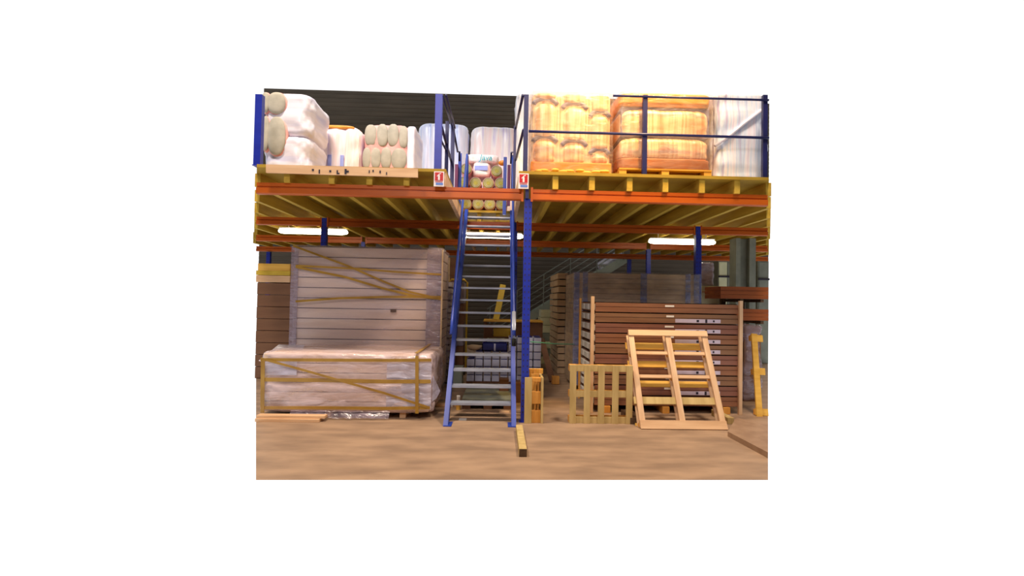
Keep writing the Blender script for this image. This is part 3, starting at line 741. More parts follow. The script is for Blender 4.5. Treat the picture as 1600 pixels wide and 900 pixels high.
for pts, ww in (([(407, 562), (500, 562.5), (600, 563), (674, 562.5)], .04), ([(408, 593), (500, 594), (600, 596), (673, 596)], .05), ([(410, 637), (500, 637), (600, 638), (672, 637)], .04),
                ([(408, 560), (470, 577), (540, 597), (600, 614), (668, 636)], .03), ([(411, 562), (410, 645)], .05), ([(651.5, 556), (651.5, 646)], .045)):
    Ys -= .004; ribbon([P(a, b, Ys) for a, b in pts], ww).build('strap', M['strap'], t)
MB().box(PX(651.5, YF, 550) - .022, PX(651.5, YF, 550) + .022, YF - .04, YF + dF, zt + .035, zt + .042).build('strap', M['strap'], t)
# drooping film under the front edge
rows = []
for j in range(6):
    rows.append([Vector((x0 + .45 + (x1 - x0 - 1.0) * i / 20, YF - .03 - .07 * j / 5 - .02 * noise.noise(Vector((i * .8, j, 0))), max(.012, zb + .02 - (.075 * j / 5) + .02 * noise.noise(Vector((i * .7, j * .5, 5)))))) for i in range(21)])
MB().grid(rows, False, False).build('film_skirt', M['film_d'], t, smooth=True)

# boards on the floor, far left
for (pa, pb, dy, zz0, hgt, l) in ((400, 500, 0.0, 0.0, .04, 'long pale timber board on the floor at the far left, the lower one'), (400, 507, .03, .04, .035, 'pale timber board lying on another board before the low package')):
    a, b = PX(pa, 6.30, 655), PX(pb, 6.30, 655)
    tag(anchored(MB().box(a, b, 6.27 + dy, 6.38 + dy, zz0, zz0 + hgt), 'timber_board', M['pinex'], bevel=.004), l, 'board')

# brown cartons and cream boards at the back left
YB = 9.5
a, b, c_, d_ = rect(399, 440, 453, 640, YB)
zt = PZZ(426, 442, YB); hh = zt / 8; ords = ['topmost', 'second from the top', 'third from the top', 'fourth from the top', 'fifth from the top', 'sixth from the top', 'second from the bottom', 'bottom one']
for i in range(8):
    tag(anchored(MB().box(a, b + .06, YB + .01 * (i % 2), YB + .9, zt - (i + 1) * hh + .004, zt - i * hh - .004), 'long_carton', M['kraft'], bevel=.008),
        'dark brown carton at the far left, %s in its stack' % ords[i], 'carton', 'dark cartons at the far left')
for i, (pa, y0, y1, l, m_) in enumerate(((400, 430.5, 441, 'cream board with a bright edge lying directly on the dark cartons', 'pinex'), (400, 423, 430, 'yellowish board between two other boards on the dark cartons', 'yellow'), (403, 412, 423, 'cream board on top of the dark cartons at the far left', 'pine_y'))):
    q = rect(pa, y0, 453, y1, YB)
    tag(anchored(MB().box(q[0], q[1], YB, YB + .8, q[2] + (.0), q[3]), 'timber_board', M[m_], bevel=.005), l, 'board')

# load right of the tall package, seen past the ladder
YS = 9.2
q = rect(686, 440, 704, 606, YS); n = 16; hh = q[3] / n
t = thing('profile_package', 'package of pale grey sections seen end-on left of the ladder', 'profile package', ((q[0] + q[1]) / 2, YS, 0))
for i in range(n):
    MB().box(q[0], q[1] - .0, YS, YS + .8, i * hh + .028, (i + 1) * hh - .012).build('profile', M['carton_cap'], t, bevel=.006)
    MB().box(q[0] + .01, q[1] - .03, YS + .05, YS + .75, i * hh - (0 if i == 0 else .012), i * hh + .028).build('spacer', M['black'], t)
film_shell(q[0] - .01, q[1] + .02, YS - .02, YS + .82, .03, q[3], seed=9, nx=8).build('stretch_film', M['film_d'], t, smooth=True)
q = rect(690, 402, 712, 440, 11.4)
t = thing('long_carton', 'upright brown carton showing between the tall package and the ladder', 'carton', ((q[0] + q[1]) / 2, 11.4, 0))
MB().box(q[0], q[1], 11.4, 11.9, 0, q[3]).build('carton_body', M['kraft'], t, bevel=.01)
MB().box((q[0] + q[1]) / 2 - .03, (q[0] + q[1]) / 2 + .03, 11.396, 11.4, 0.02, q[3] - .01).build('tape', M['taupe'], t)

# ================================================================== BEHIND THE LADDER
# staircase at the back wall
YSB = 15.7
sa, sb = P(716, 566, YSB), P(978, 404, YSB)
t = thing('metal_staircase', 'long grey metal staircase with railings climbing right along the back wall', 'staircase', (sa.x, YSB, 0))
d = (sb - sa); ux = d.normalized(); nrm = Vector((-ux.z, 0, ux.x))
sa0 = sa - ux * (sa.z - .14) / ux.z if sa.z > .14 else sa + ux * (.14 - sa.z) / ux.z
for yy in (YSB, YSB + .9):
    MB().bar(sa0 + Vector((0, yy - YSB, 0)), sb + Vector((0, yy - YSB, 0)), .03, .26).build('stringer', M['stair'], t)
nst = 15
for i in range(nst):
    p = sa0.lerp(sb, (i + .5) / nst); MB().box(p.x - .12, p.x + .14, YSB + .02, YSB + .88, p.z + .02, p.z + .05).build('tread', M['stair'], t)
for k in range(5):
    off = Vector((0, 0, .34 + k * .2)); MB().tube([sa0 + off, sb + off], .014, 8).build('rail', M['steelg'], t, smooth=True)
for i in range(6):
    p = sa0.lerp(sb, i / 5 * .96 + .02); MB().bar(p, p + Vector((0, 0, 1.16)), .03, .03).build('railing_post', M['steelg'], t)
# film parcel lying on the staircase top
p0, p1 = P(936, 423, YSB + .4), P(968, 404, YSB + .4)
dd = (p1 - p0)
t2 = thing('film_parcel', 'crinkled silvery film parcel lying on the upper staircase', 'parcel', p0.lerp(p1, .5) + Vector((0, 0, .12)))
T = Matrix.Rotation(-math.atan2(dd.z, dd.x), 4, 'Y')
m2 = bale(dd.length + .1, .2, .26, cols=1, groove=0, rtop=.06, seed=6, wr=.03, nexp=5); m2.v = [T @ (p + Vector((0, -.2, -.1))) for p in m2.v]
m2.build('film', M['film_w'], t2, local=True, smooth=True)
m3 = MB().box(-dd.length / 2, dd.length / 2, -.16, -.04, -.06, .12, T); m3.build('content', M['pale'], t2, local=True)

# yellow tube frame trolley with a purple-brown load
Yq = 10.2
q = rect(708, 437, 730, 600, Yq)
t = thing('tube_trolley', 'yellow tubular frame trolley end seen through the ladder', 'trolley', ((q[0] + q[1]) / 2, Yq, 0))
ztq = PZZ(722, 437, Yq); xa, xb = PX(700, Yq, 500), PX(729, Yq, 500)
MB().tube([Vector((xa, Yq, .1)), Vector((xa, Yq, ztq - .06)), Vector((xa + .06, Yq, ztq)), Vector((xb - .06, Yq, ztq)), Vector((xb, Yq, ztq - .06)), Vector((xb, Yq, .1))], .02).build('end_frame', M['yellow'], t, smooth=True)
MB().box(xa, xb, Yq, Yq + .9, .1, .16).build('platform', M['kraft'], t)
for xx in (xa + .05, xb - .05):
    MB().tube([Vector((xx - .02, Yq + .1, .06)), Vector((xx + .02, Yq + .1, .06))], .06, 16).build('wheel', M['black'], t)
    MB().tube([Vector((xx - .02, Yq + .8, .06)), Vector((xx + .02, Yq + .8, .06))], .06, 16).build('wheel', M['black'], t)
q = rect(703, 441, 724, 600, Yq + .1); z = .16; hs = (q[3] - .16) / 4
for i, (l, m_) in enumerate(((' at the bottom', 'kraft'), (' above the bottom one', 'slate'), (' below the top one', 'kraft'), (' at the top', 'slate'))):
    tag(anchored(MB().box(q[0], q[1], Yq + .08, Yq + .7, z + .003, z + hs - .003), 'carton', M[m_], bevel=.01), 'purple-brown carton on the yellow trolley,' + l, 'carton')
    z += hs
# rack-like table with dark box, light edge board and leaning yellow plank
Yt = 10.5
q = rect(755, 501, 850, 524, Yt); zt_ = q[3]
t = thing('storage_table', 'rough dark table with a pale board top behind the ladder', 'table', ((q[0] + q[1]) / 2, Yt, 0))
MB().box(q[0], q[1] - .02, Yt, Yt + .8, zt_ - .035, zt_).build('tabletop', M['pine_y'], t, bevel=.004)
for xx in (q[0] + .04, q[1] - .1):
    for yy in (Yt + .04, Yt + .72): MB().box(xx - .03, xx + .03, yy, yy + .06, 0, zt_ - .035).build('leg', M['kraft'], t)
zs_ = PZZ(800, 525, Yt)
MB().box(q[0] + .02, q[1] - .04, Yt + .02, Yt + .78, zs_ - .05, zs_ - .02).build('shelf_board', M['kraft'], t)
for pa, pb, ya, yb, m_, l in ((800, 848, 505, 522, 'kraft', 'dark brown box on the table shelf, right of the blue post'), (757, 770, 508, 522, 'kraft', 'dark brown box at the left end of the table shelf'), (771, 800, 514, 520, 'yellow', 'yellow-topped flat box lying on the table shelf')):
    qq = rect(pa, ya, pb, yb, Yt + .03)
    t3 = thing('storage_box', l, 'box', ((qq[0] + qq[1]) / 2, Yt + .03, zs_ - .02))
    MB().box(qq[0], qq[1], Yt + .03, Yt + .5, zs_ - .02, qq[3]).build('box_body', M[m_], t3, bevel=.006)
    MB().box(qq[0] - .004, qq[1] + .004, Yt + .026, Yt + .504, qq[3] - .03, qq[3] + .006).build('lid', M[m_], t3, bevel=.003)
a, b = P(775, 500, Yt + .12), P(786, 445, Yt + .5)
a.z = zt_ + .012
tag(anchored(MB().bar(a, b, .13, .02, up=(0, 1, 0)), 'leaning_plank', M['yellow']), 'yellow plank standing tilted on the rough table behind the ladder', 'plank')
# white box block
Yw = 8.75
xw0 = PX(729, Yw, 560); xw1 = PX(846, Yw, 560); ncol = 9; cw = (xw1 - xw0) / ncol
zrow = [PZZ(790, py, Yw) for py in (599, 586, 573, 561, 549, 537, 526)]
zrow[0] = .13
t = thing('flat_pallet', 'dark pallet carrying the pale blue boxes behind the ladder', 'pallet', ((xw0 + xw1) / 2, Yw, 0))
MB().box(xw0, xw1, Yw, Yw + .42, .10, .128).build('deck_boards', M['kraft'], t)
for xx in (xw0, (xw0 + xw1) / 2 - .05, xw1 - .1): MB().box(xx, xx + .1, Yw + .01, Yw + .41, 0, .10).build('bearer', M['kraft'], t)
proto = None; rown = ['bottom row', 'second row up', 'third row up', 'fourth row up', 'fifth row up', 'top row']; coln = ['first', 'second', 'third', 'fourth', 'fifth', 'sixth', 'seventh', 'eighth', 'ninth']
for r in range(6):
    for c in range(ncol):
        if r >= 4 and c < 5: continue
        if r == 3 and c in (0,): continue
        hh = zrow[r + 1] - zrow[r]
        if proto is None:
            proto = thing('small_carton', 'x', 'carton', (0, 0, 0), 'pale blue cartons behind the ladder')
            MB().box(-cw / 2 + .009, cw / 2 - .009, 0, .4, .002, hh - .012).build('carton_body', M['box'], proto, local=True, bevel=.006)
            MB().box(-cw / 2 + .02, cw / 2 - .02, .01, .39, hh - .013, hh - .001).build('dark_lid', M['navybag'], proto, local=True)
            o = proto; H0 = hh
        else:
            o = proto.copy(); COL.objects.link(o)
            for ch in list(proto.children):
                k = ch.copy(); COL.objects.link(k); k.parent = o
        o.location = (xw0 + (c + .5) * cw, Yw + random.uniform(0, .012), zrow[r]); o.scale = (1, 1, hh / H0)
        o['label'] = 'pale blue carton behind the ladder, %s, %s from the left' % (rown[r], coln[c])
# blue bag and cloth heap on the lower boxes
q = rect(753, 537, 793, 549, Yw)
t = thing('plastic_crate', 'dark blue crate lying on the pale boxes behind the ladder', 'crate', ((q[0] + q[1]) / 2, Yw + .05, zrow[4]))
w_ = (q[1] - q[0]) / 2; h_ = .13
for bx in ((-w_, w_, 0, .015, 0, h_), (-w_, w_, .345, .36, 0, h_), (-w_, -w_ + .015, 0, .36, 0, h_), (w_ - .015, w_, 0, .36, 0, h_), (-w_, w_, 0, .36, 0, .012)):
    MB().box(*bx).build('crate_wall', M['navybag'], t, local=True)
MB().bar((0, -.004, 0), (0, -.004, h_), .03, .01).build('crate_rib', M['box'], t, local=True)
q = rect(731, 536, 752, 549, Yw)
t = thing('folded_sheet', 'crumpled grey-brown sheet lying left of the blue crate', 'sheet', ((q[0] + q[1]) / 2 + .02, Yw + .05, zrow[4]))
lump(0, .15, .05, .13, .15, .05, n=20, seed=4, wr=.5).build('sheet_folds', M['taupe'], t, local=True, smooth=True)

# nearer pallet with a grey board on top
q0, q1 = PX(722, 7.1, 625), PX(800, 7.1, 625)
t = thing('flat_pallet', 'low pallet topped by a grey-green sheet right behind the bottom tread', 'pallet', ((q0 + q1) / 2, 7.1, 0))
MB().box(q0, q1, 7.1, 8.3, .125, .15).build('top_sheet', M['greygreen'], t)
for xx in (q0, (q0 + q1) / 2 - .05, q1 - .12): MB().box(xx, xx + .12, 7.12, 8.28, .0, .125).build('bearer', M['kraft'], t)
q = rect(780, 601, 794, 616, 8.0)
t = thing('storage_box', 'small dark brown box on the grey-green sheet behind the ladder', 'box', ((q[0] + q[1]) / 2, 7.75, .15))
MB().box(q[0], q[1], 7.75, 7.95, .15, .33).build('box_body', M['kraft'], t, bevel=.006); MB().box(q[0] - .003, q[1] + .003, 7.746, 7.954, .31, .336).build('lid', M['kraft'], t)
q = rect(800, 600, 814, 640, 7.5)
t = thing('storage_box', 'brown box on the floor between ladder and front blue post', 'box', ((q[0] + q[1]) / 2, 7.6, 0))
MB().box(q[0], q[1], 7.6, 7.9, 0.0, .30).build('box_body', M['kraft'], t, bevel=.006); MB().box(q[0] - .003, q[1] + .003, 7.596, 7.904, .28, .306).build('lid', M['kraft'], t)
q = rect(700, 574, 722, 597, 9.0)
t = thing('storage_box', 'grey-green box on the floor behind the left side of the ladder', 'box', ((q[0] + q[1]) / 2, 9.0, 0))
MB().box(q[0], q[1], 9.0, 9.35, 0, PZZ(711, 575, 9.0)).build('box_body', M['greygreen'], t, bevel=.006); MB().box(q[0] - .003, q[1] + .003, 8.996, 9.354, PZZ(711, 578, 9.0), PZZ(711, 575, 9.0) + .005).build('lid', M['greygreen'], t)
# small litter
c = PZ(723, 655.5); tag(anchored(MB().box(c.x - .05, c.x + .05, c.y - .06, c.y + .06, .001, .003, Matrix.Identity(4)), 'paper_sheet', M['paper']), 'bright white paper scrap on the floor under the ladder', 'paper')
c = PZ(788, 644); tag(anchored(MB().box(c.x - .07, c.x + .07, c.y - .05, c.y + .05, .001, .012), 'wood_offcut', M['pinex']), 'small pale wood offcut on the floor behind the right ladder foot', 'offcut')
c = PZ(716, 640)
t = thing('spray_can', 'small white and amber can on the floor behind the left ladder foot', 'can', (c.x, c.y, 0))
MB().tube([Vector((0, 0, 0)), Vector((0, 0, .12))], .033, 16).build('can_body', M['pine_y'], t, local=True); MB().tube([Vector((0, 0, .12)), Vector((0, 0, .2))], .026, 16).build('can_top', M['white'], t, local=True)
c = PZ(706, 636)
t = thing('paper_cup', 'small white paper cup on the floor beside the left ladder foot', 'cup', (c.x, c.y, 0))
rows = [[Vector((math.cos(i * math.pi / 8) * r, math.sin(i * math.pi / 8) * r, z)) for i in range(16)] for r, z in ((.024, 0), (.035, .085), (.032, .085), (.022, .006))]
MB().grid(rows).build('cup_body', M['paper'], t, local=True, smooth=True)
a, b = P(676, 621, 6.9), P(699, 622, 6.9)
c = PZ(687, 655)
tag(anchored(MB().bar(Vector((a.x, 7.3, .02)), Vector((b.x + .1, 7.3, .02)), .05, .035), 'wood_offcut', M['pinex']), 'thin pale batten on the floor between low package and ladder', 'offcut')

# ================================================================== RIGHT OF THE POST, MIDDLE DISTANCE
Yp = 12.2
q = rect(845, 484, 868, 590, Yp); hs = (PZZ(856, 484, Yp)) / 7
for i in range(7):
    m_ = 'pale' if i >= 5 else 'greygreen' if i % 2 else 'pale'
    tag(anchored(MB().box(q[0] - .02 * (i % 2), q[1] + .02 * ((i + 1) % 2), Yp + .01 * i, Yp + .7, i * hs + .004, (i + 1) * hs - .008), 'pale_carton', M[m_], bevel=.01),
        'pale green carton far back right of the blue post, ' + ['bottom one', 'second up', 'third up', 'fourth up', 'fifth up', 'second from the top', 'topmost'][i], 'carton', 'pale cartons far back')
Ye = 10.6
q = rect(871, 425, 886, 600, Ye); zt_ = PZZ(878, 426, Ye); n = 15; hh = zt_ / n
t = thing('profile_package', 'tall package of tan boards seen end-on left of the grey wrapped boards', 'profile package', ((q[0] + q[1]) / 2, Ye, 0))
for i in range(n): MB().box(q[0] + random.uniform(-.02, .02), q[1], Ye, Ye + 1.5, i * hh + .012, (i + 1) * hh - .012).build('board_layer', M['taupe'], t, bevel=.006)
MB().box(q[0] + .04, q[1] - .02, Ye + .05, Ye + 1.4, 0, zt_ - .02).build('spacer_core', M['black'], t)
# leaning brown plank and its block
a, b = PZ(863, 596, .0), P(846, 530, 10.1); a = P(863, 590, 9.5); a.z = .03
tag(anchored(MB().bar(a, b, .12, .035, up=(0, 1, 0)), 'leaning_plank', M['kraft']), 'dark brown plank leaning beside the pale boxes', 'plank')
c = P(862, 583, 9.4); tag(anchored(MB().box(c.x - .0, c.x + .14, 9.3, 9.42, 0, .15), 'wood_block', M['pine_r'], bevel=.01), 'amber wood block at the foot of the leaning brown plank', 'block')
# grey film wrapped boards
Yg = 8.75
q = rect(895, 427, 1094, 620, Yg); zt_ = PZZ(995, 427, Yg)
t = thing('wrapped_board_package', 'grey-brown boards in bluish film rising behind the brown cartons', 'board package', ((q[0] + q[1]) / 2, Yg, 0))
for xx in (-.9, 0, .8): MB().box((q[0] + q[1]) / 2 + xx, (q[0] + q[1]) / 2 + xx + .1, Yg + .02, Yg + 1.1, 0, .08).build('bearer', M['kraft'], t)
n = 22; hh = (zt_ - .09) / n
for i in range(n): MB().box(q[0] + .02, q[1] - .02, Yg + .01 + .004 * (i % 3), Yg + 1.1, .08 + i * hh + .002, .08 + (i + 1) * hh - .002).build('board_layer', M['taupe'], t, bevel=.003)
film_shell(q[0], q[1], Yg - .015, Yg + 1.12, .08, zt_ + .01, wr=.02, seed=5, nx=30, nz=20).build('stretch_film', M['film_g'], t, smooth=True)
for pa, pb in ((896, 905), (910, 918), (1000, 1010), (1070, 1078), (1083, 1095)):
    MB().box(PX(pa, Yg, 450), PX(pb, Yg, 450), Yg - .034, Yg - .03, .1, zt_).build('film_overlap', M['film_b'], t)

# ---- brown carton stack
Yk = 7.0; dk = 1.15
xk0, xk1 = PX(926, Yk, 560), PX(1155, Yk, 560); zk1 = PZZ(1040, 473.5, Yk); zk0 = .10; nk = 10; hk = (zk1 - zk0) / nk
for i, (px) in enumerate((948, 1040, 1135)):
    xx = PX(px, Yk, 650); tag(anchored(MB().box(xx - .05, xx + .05, Yk - .02, Yk + dk, 0, .098), 'timber_bearer', M['pine_r'], bevel=.005), 'amber timber bearer under the brown cartons, ' + ['left', 'middle', 'right'][i] + ' of the three', 'bearer')
lab = ['bottom one', 'second from the bottom', 'third from the bottom', 'fourth from the bottom', 'fifth from the bottom', 'sixth from the bottom', 'fourth from the top', 'third from the top', 'second from the top', 'topmost']
for i in range(nk):
    z0 = zk0 + i * hk; z1 = z0 + hk; j = random.uniform(-.006, .006)
    t = thing('door_carton', 'long brown carton in the big stack on the right, ' + lab[i], 'carton', ((xk0 + xk1) / 2, Yk, z0), 'long brown cartons stacked on the right')
    ym = Yk + .01 + abs(j)
    prof = [(ym, z0 + .008), (ym, z0 + hk * .5), (ym + .012, z0 + hk * .52), (ym + .012, z0 + hk * .56), (ym + .002, z0 + hk * .58), (ym + .002, z1 - .010), (Yk + dk, z1 - .010), (Yk + dk, z0 + .008)]
    MB().prism(prof, xk0 + .035 + j, xk1 - .0 + j).build('carton_body', M['brown'][i % 3], t)
    MB().box(xk0 + .05, xk1 - .02, Yk + .04, Yk + dk - .02, z1 - .012, z1).build('spacer', M['black'], t)
    for yy in (.03, .42, .8):
        MB().box(xk0 - .0, xk0 + .04, Yk + yy, Yk + yy + .3, z0 + .03, z1 - .03).build('end_cap', M['carton_cap'], t, bevel=.008)
    if i >= 1:
        wx0, wx1 = PX(1055, Yk, 550), PX(1126, Yk, 550)
        if i != 9: 
            wl = MB().box(wx0, wx1, ym - .004, ym, z0 + hk * .12 + (.0), z0 + hk * .48).build('wide_label', M['label'], t)
            mk = MB()
            for f_, s_, hh_ in ((.47, .035, .22), (.66, .03, .34), (.83, .025, .18)):
                xx = wx0 + (wx1 - wx0) * f_; mk.box(xx, xx + s_, ym - .006, ym - .004, z0 + hk * (.3 - hh_ / 2), z0 + hk * (.3 + hh_ / 2))
            mk.build('label_print', M['dark'], wl)
    lx0, lx1 = PX(1041, Yk, 550), PX(1053, Yk, 550); lx0 -= .02 * (i % 2)
    MB().box(lx0, lx1, ym - .003, ym, z0 + hk * .62, z0 + hk * .8).build('small_label', M['paper'], t)
for (px, y0, y1, l) in ((924.5, 463, 652, 'pale corner batten standing at the left front of the brown cartons'), (1156.5, 470, 648, 'pale corner batten standing at the right front of the brown cartons')):
    xx = PX(px, Yk - .02, 560); zt_ = PZZ(px, y0, Yk - .02)
    tag(anchored(MB().box(xx - .025, xx + .025, Yk - .045, Yk + .0, 0, zt_), 'corner_batten', M['pine'], bevel=.003), l, 'batten')
xx = PX(906, 8.1, 560); tag(anchored(MB().box(xk0 - .03, xk0 - .002, 8.0, 8.06, 0, PZZ(903, 466, 8.05)), 'corner_batten', M['pine_r'], bevel=.003), 'amber corner batten at the left rear of the brown cartons', 'batten')

# standing small pallet
def px_slats(t, slats, y0, y1, Y, th, m, name):
    for a, b in slats:
        q = rect(a, y0, b, y1, Y); MB().box(q[0], q[1], Y, Y + th, max(0.0, q[2]), q[3]).build(name, M[m], t, bevel=.003)
Yz = 6.36
q = rect(890, 571, 989, 663, Yz)
t = thing('standing_pallet', 'small greenish wooden pallet standing upright before the brown cartons', 'pallet', ((q[0] + q[1]) / 2, Yz, 0), 'loose wooden pallets')
zt_ = q[3]
W_ = q[1] - q[0]
for i in range(5):
    xc = q[0] + .045 + i * (W_ - .09) / 4
    MB().box(xc - .042, xc + .042, Yz, Yz + .02, 0, zt_).build('face_board', M['pine_o'], t, bevel=.003)
    if i in (0, 2, 4): 
        for zc in (.0, zt_ / 2 - .045, zt_ - .09): MB().box(xc - .045, xc + .045, Yz + .043, Yz + .12, zc, zc + .09).build('spacer_block', M['pine_r'], t, bevel=.003)
for zc in (.0, zt_ / 2 - .04, zt_ - .085): MB().box(q[0], q[1], Yz + .021, Yz + .042, zc, zc + .085).build('cross_board', M['pine_o'], t, bevel=.003)
for zc in (.005, zt_ / 2 - .04, zt_ - .085): MB().box(q[0], q[1], Yz + .121, Yz + .14, zc, zc + .08).build('back_board', M['pine_r'], t, bevel=.003)

# narrow upright pallet beside the blue post
q = rect(819.5, 590, 849, 660, 6.42)
t = thing('standing_pallet', 'narrow pallet on its edge leaning by the front blue post', 'pallet', ((q[0] + q[1]) / 2, 6.34, 0), 'loose wooden pallets')
Yn = 6.34; q = rect(819.5, 590, 849, 660, Yn); zt_ = q[3]
MB().box(q[0] + .0, q[0] + .095, Yn, Yn + .022, 0, zt_).build('face_board', M['pine_o'], t, bevel=.003)
for k, xo in enumerate((.135, .175)): MB().box(q[0] + xo, q[0] + xo + .013, Yn + .05, Yn + .07, 0, zt_ - .02).build('slat_edge', M['pine_r'], t)
MB().box(q[1] - .03, q[1], Yn, Yn + .36, 0, zt_).build('side_board', M['pine_o'], t, bevel=.003)
for zc in (0, zt_ / 2 - .05, zt_ - .06): MB().box(q[0] + .096, q[1] - .031, Yn + .03, Yn + .13, zc, zc + (.16 if zc < .4 else .05)).build('spacer_block', M['pine_r'], t, bevel=.004)
MB().box(q[0] + .1, q[1] - .03, Yn + .3, Yn + .33, 0, zt_).build('back_board', M['pine_r'], t)
q = rect(826, 574, 846, 590, 6.9)
t = thing('standing_pallet', 'second narrow pallet just behind the one at the blue post', 'pallet', ((q[0] + q[1]) / 2, 6.75, 0), 'loose wooden pallets')
for xo in (0, .06, .13): MB().box(q[0] + xo, q[0] + xo + .04, 6.75, 6.77, 0, q[3]).build('face_board', M['pine_r'], t, bevel=.003)
for zc in (.0, q[3] / 2, q[3] - .07): MB().box(q[0] - .01, q[1] + .01, 6.771, 6.8, zc, zc + .07).build('cross_board', M['pine_y'], t, bevel=.003)

# big leaning pallet
pb0, pb1 = PZ(1003, 671.5), PZ(1137, 671.5)
Yb = 6.12; bl = P(1001, 669, Yb); br = P(1137, 671, Yb); bl.z = br.z = 0
wP = (br - bl).length; zt_ = PZZ(1052, 517, 6.78); Yt_ = 6.78; Hh = math.hypot(zt_, Yt_ - Yb); ang = math.atan2(Yt_ - Yb, zt_)
t = thing('leaning_pallet', 'large pale pallet frame leaning back against the brown cartons', 'pallet', bl, 'loose wooden pallets')
t.rotation_euler = (-ang, 0, 0)
LW = .075
def lb(x0, x1, y0, y1, z0, z1, m, n): MB().box(x0, x1, y0, y1, z0, z1).build(n, M[m], t, local=True, bevel=.003)
for xc in (LW / 2, wP / 2, wP - LW / 2):
    lb(xc - LW / 2, xc + LW / 2, 0, .03, .02, Hh - .02, 'pine', 'front_stile')
    lb(xc - LW / 2 - .0, xc + LW / 2 - .015, .11, .135, .02, Hh - .03, 'pine', 'back_stile')
lb(0, wP, -.022, -.001, .0, .11, 'pinex', 'front_rail'); lb(0, wP, -.022, -.001, Hh - .085, Hh, 'pinex', 'front_rail')
for fz in (.765, .52): lb(0, wP, .031, .06, Hh * fz - .022, Hh * fz + .022, 'pinex', 'cross_bar')
lb(-.03, wP - .02, .031, .06, Hh * .28 - .05, Hh * .28 + .045, 'pine_o', 'cross_bar')
for fz, hz, m_ in ((.885, .1, 'pine_y'), (.69, .09, 'pine_y'), (.47, .085, 'pine_y'), (.05, .09, 'pine_y')):
    lb(-.02, wP + .02, .136, .158, Hh * fz - hz / 2 - (.02 if fz > .6 else 0), Hh * fz + hz / 2 - (.02 if fz > .6 else 0), m_, 'deck_board')
for fz in (.765, .52, .28, .05):
    for xc in (LW / 2, wP / 2, wP - LW / 2): lb(xc - LW / 2 + .004, xc + LW / 2 - .02, .061, .109, Hh * fz - .03, Hh * fz + .03, 'pine_r', 'spacer_block')
# timbers under the cartons on the right
for i, (pa, pb, Y_, l) in enumerate(((985, 1003, 6.35, 'grey end of a squared timber beside the small upright pallet'), (1137, 1147, 6.42, 'weathered timber end right of the leaning pallet foot'))):
    a, b = PX(pa, Y_, 660), PX(pb, Y_, 660); tag(anchored(MB().box(a, b, Y_, Y_ + .5, 0, .085), 'timber_end', M['pine_o'] if i else M['endwood'], bevel=.006), l, 'timber')

# timber on the floor in front
a, b = PZ(811, 674), PZ(817, 714)
t = thing('floor_timber', 'short square timber lying on the floor in front of the blue post', 'timber', (b.x, b.y, 0))
a.z = b.z = .042
MB().bar(b, a, .08, .08).build('timber_body', M['pine_o'], t, bevel=.005)
d = (b - a).normalized()
MB().bar(b + d * .002, b + d * .006, .078, .078).build('end_grain', M['endwood'], t)

# big sheet lying at the right
e0 = PZ(1137, 682); e1 = PZ(1200, 716); e2 = PZ(1200, 668, 0); e3 = PZ(1150, 660, 0)
zt_ = .06
mb = MB().prism([(e0.x, e0.y), (e1.x, e1.y), (e2.x, e2.y), (e3.x, e3.y)], 0.001, zt_, 'z')
tag(anchored(mb, 'floor_sheet', M['sheet']), 'thick tan board sheet lying on the floor at the lower right', 'board')

# leaning pallet at the right edge
t = thing('leaning_pallet', 'amber pallet frame leaning at the right edge of the photo', 'pallet', PZ(1183, 652, 0), 'loose wooden pallets')
t.location.z = zt_ if False else 0
pA = PZ(1183, 651); wq = PX(1203, pA.y, 600) - pA.x; zt2 = PZZ(1192, 521, pA.y + .3); Hq = math.hypot(zt2, .3)
t.location = pA; t.rotation_euler = (-math.atan2(.3, zt2), math.radians(3.5), 0)
def lb2(x0, x1, y0, y1, z0, z1, m, n): MB().box(x0, x1, y0, y1, z0, z1).build(n, M[m], t, local=True, bevel=.003)
lb2(0, .085, 0, .025, .0, Hq, 'pine_y', 'front_stile'); lb2(.05, .08, .1, .125, .03, Hq - .02, 'pine_r', 'back_stile')
for a_, b_ in ((.02, .12), (Hq * .5, Hq * .5 + .1), (Hq - .11, Hq - .01)): lb2(.0, wq, .026, .05, a_, b_, 'pine_y', 'cross_board')
for a_ in (.03, Hq * .5, Hq - .1): lb2(0, .08, .051, .099, a_, a_ + .08, 'pine_r', 'spacer_block')

# ================================================================== FAR RIGHT, BACKGROUND
Yc = 10.6
xa, xb = PX(1150, Yc, 410), PX(1181, Yc, 410)
t = thing('steel_column', 'grey steel I-section building column right of the tube lamp', 'column', ((xa + xb) / 2, Yc, 0))
MB().box(xa, xa + .1, Yc, Yc + .3, 0, 3.06).build('flange', M['steelg'], t); MB().box(xb - .14, xb, Yc, Yc + .3, 0, 3.06).build('flange', M['steelg'], t)
MB().box(xa + .1, xb - .14, Yc + .14, Yc + .17, 0, 3.06).build('web', M['steelg'], t)
q = rect(1096, 447, 1128, 474, 9.9)
t = thing('tan_carton', 'pale olive carton behind the right corner of the brown cartons', 'carton', ((q[0] + q[1]) / 2, 9.9, 0))
MB().box(q[0], q[1], 9.9, 10.4, 0, q[3]).build('carton_body', M['pale'], t, bevel=.01)
MB().box(q[0] + .01, q[1] - .01, 9.896, 9.9, q[3] - .14, q[3] - .11).build('tape', M['taupe'], t)
q = rect(1096, 410, 1115, 447, 9.95)
t = thing('wrapped_parcel', 'glossy film wrapped parcel on the pale olive carton', 'parcel', ((q[0] + q[1]) / 2, 9.95, PZZ(1112, 447, 9.9)))
bale(q[1] - q[0], .35, q[3] - t.location.z, cols=1, groove=0, rtop=.03, seed=14, wr=.015, nexp=8).build('film', M['film_w'], t, local=True, smooth=True)
MB().box(-.09, .09, .05, .3, .01, q[3] - t.location.z - .03).build('content', M['slate'], t, local=True)
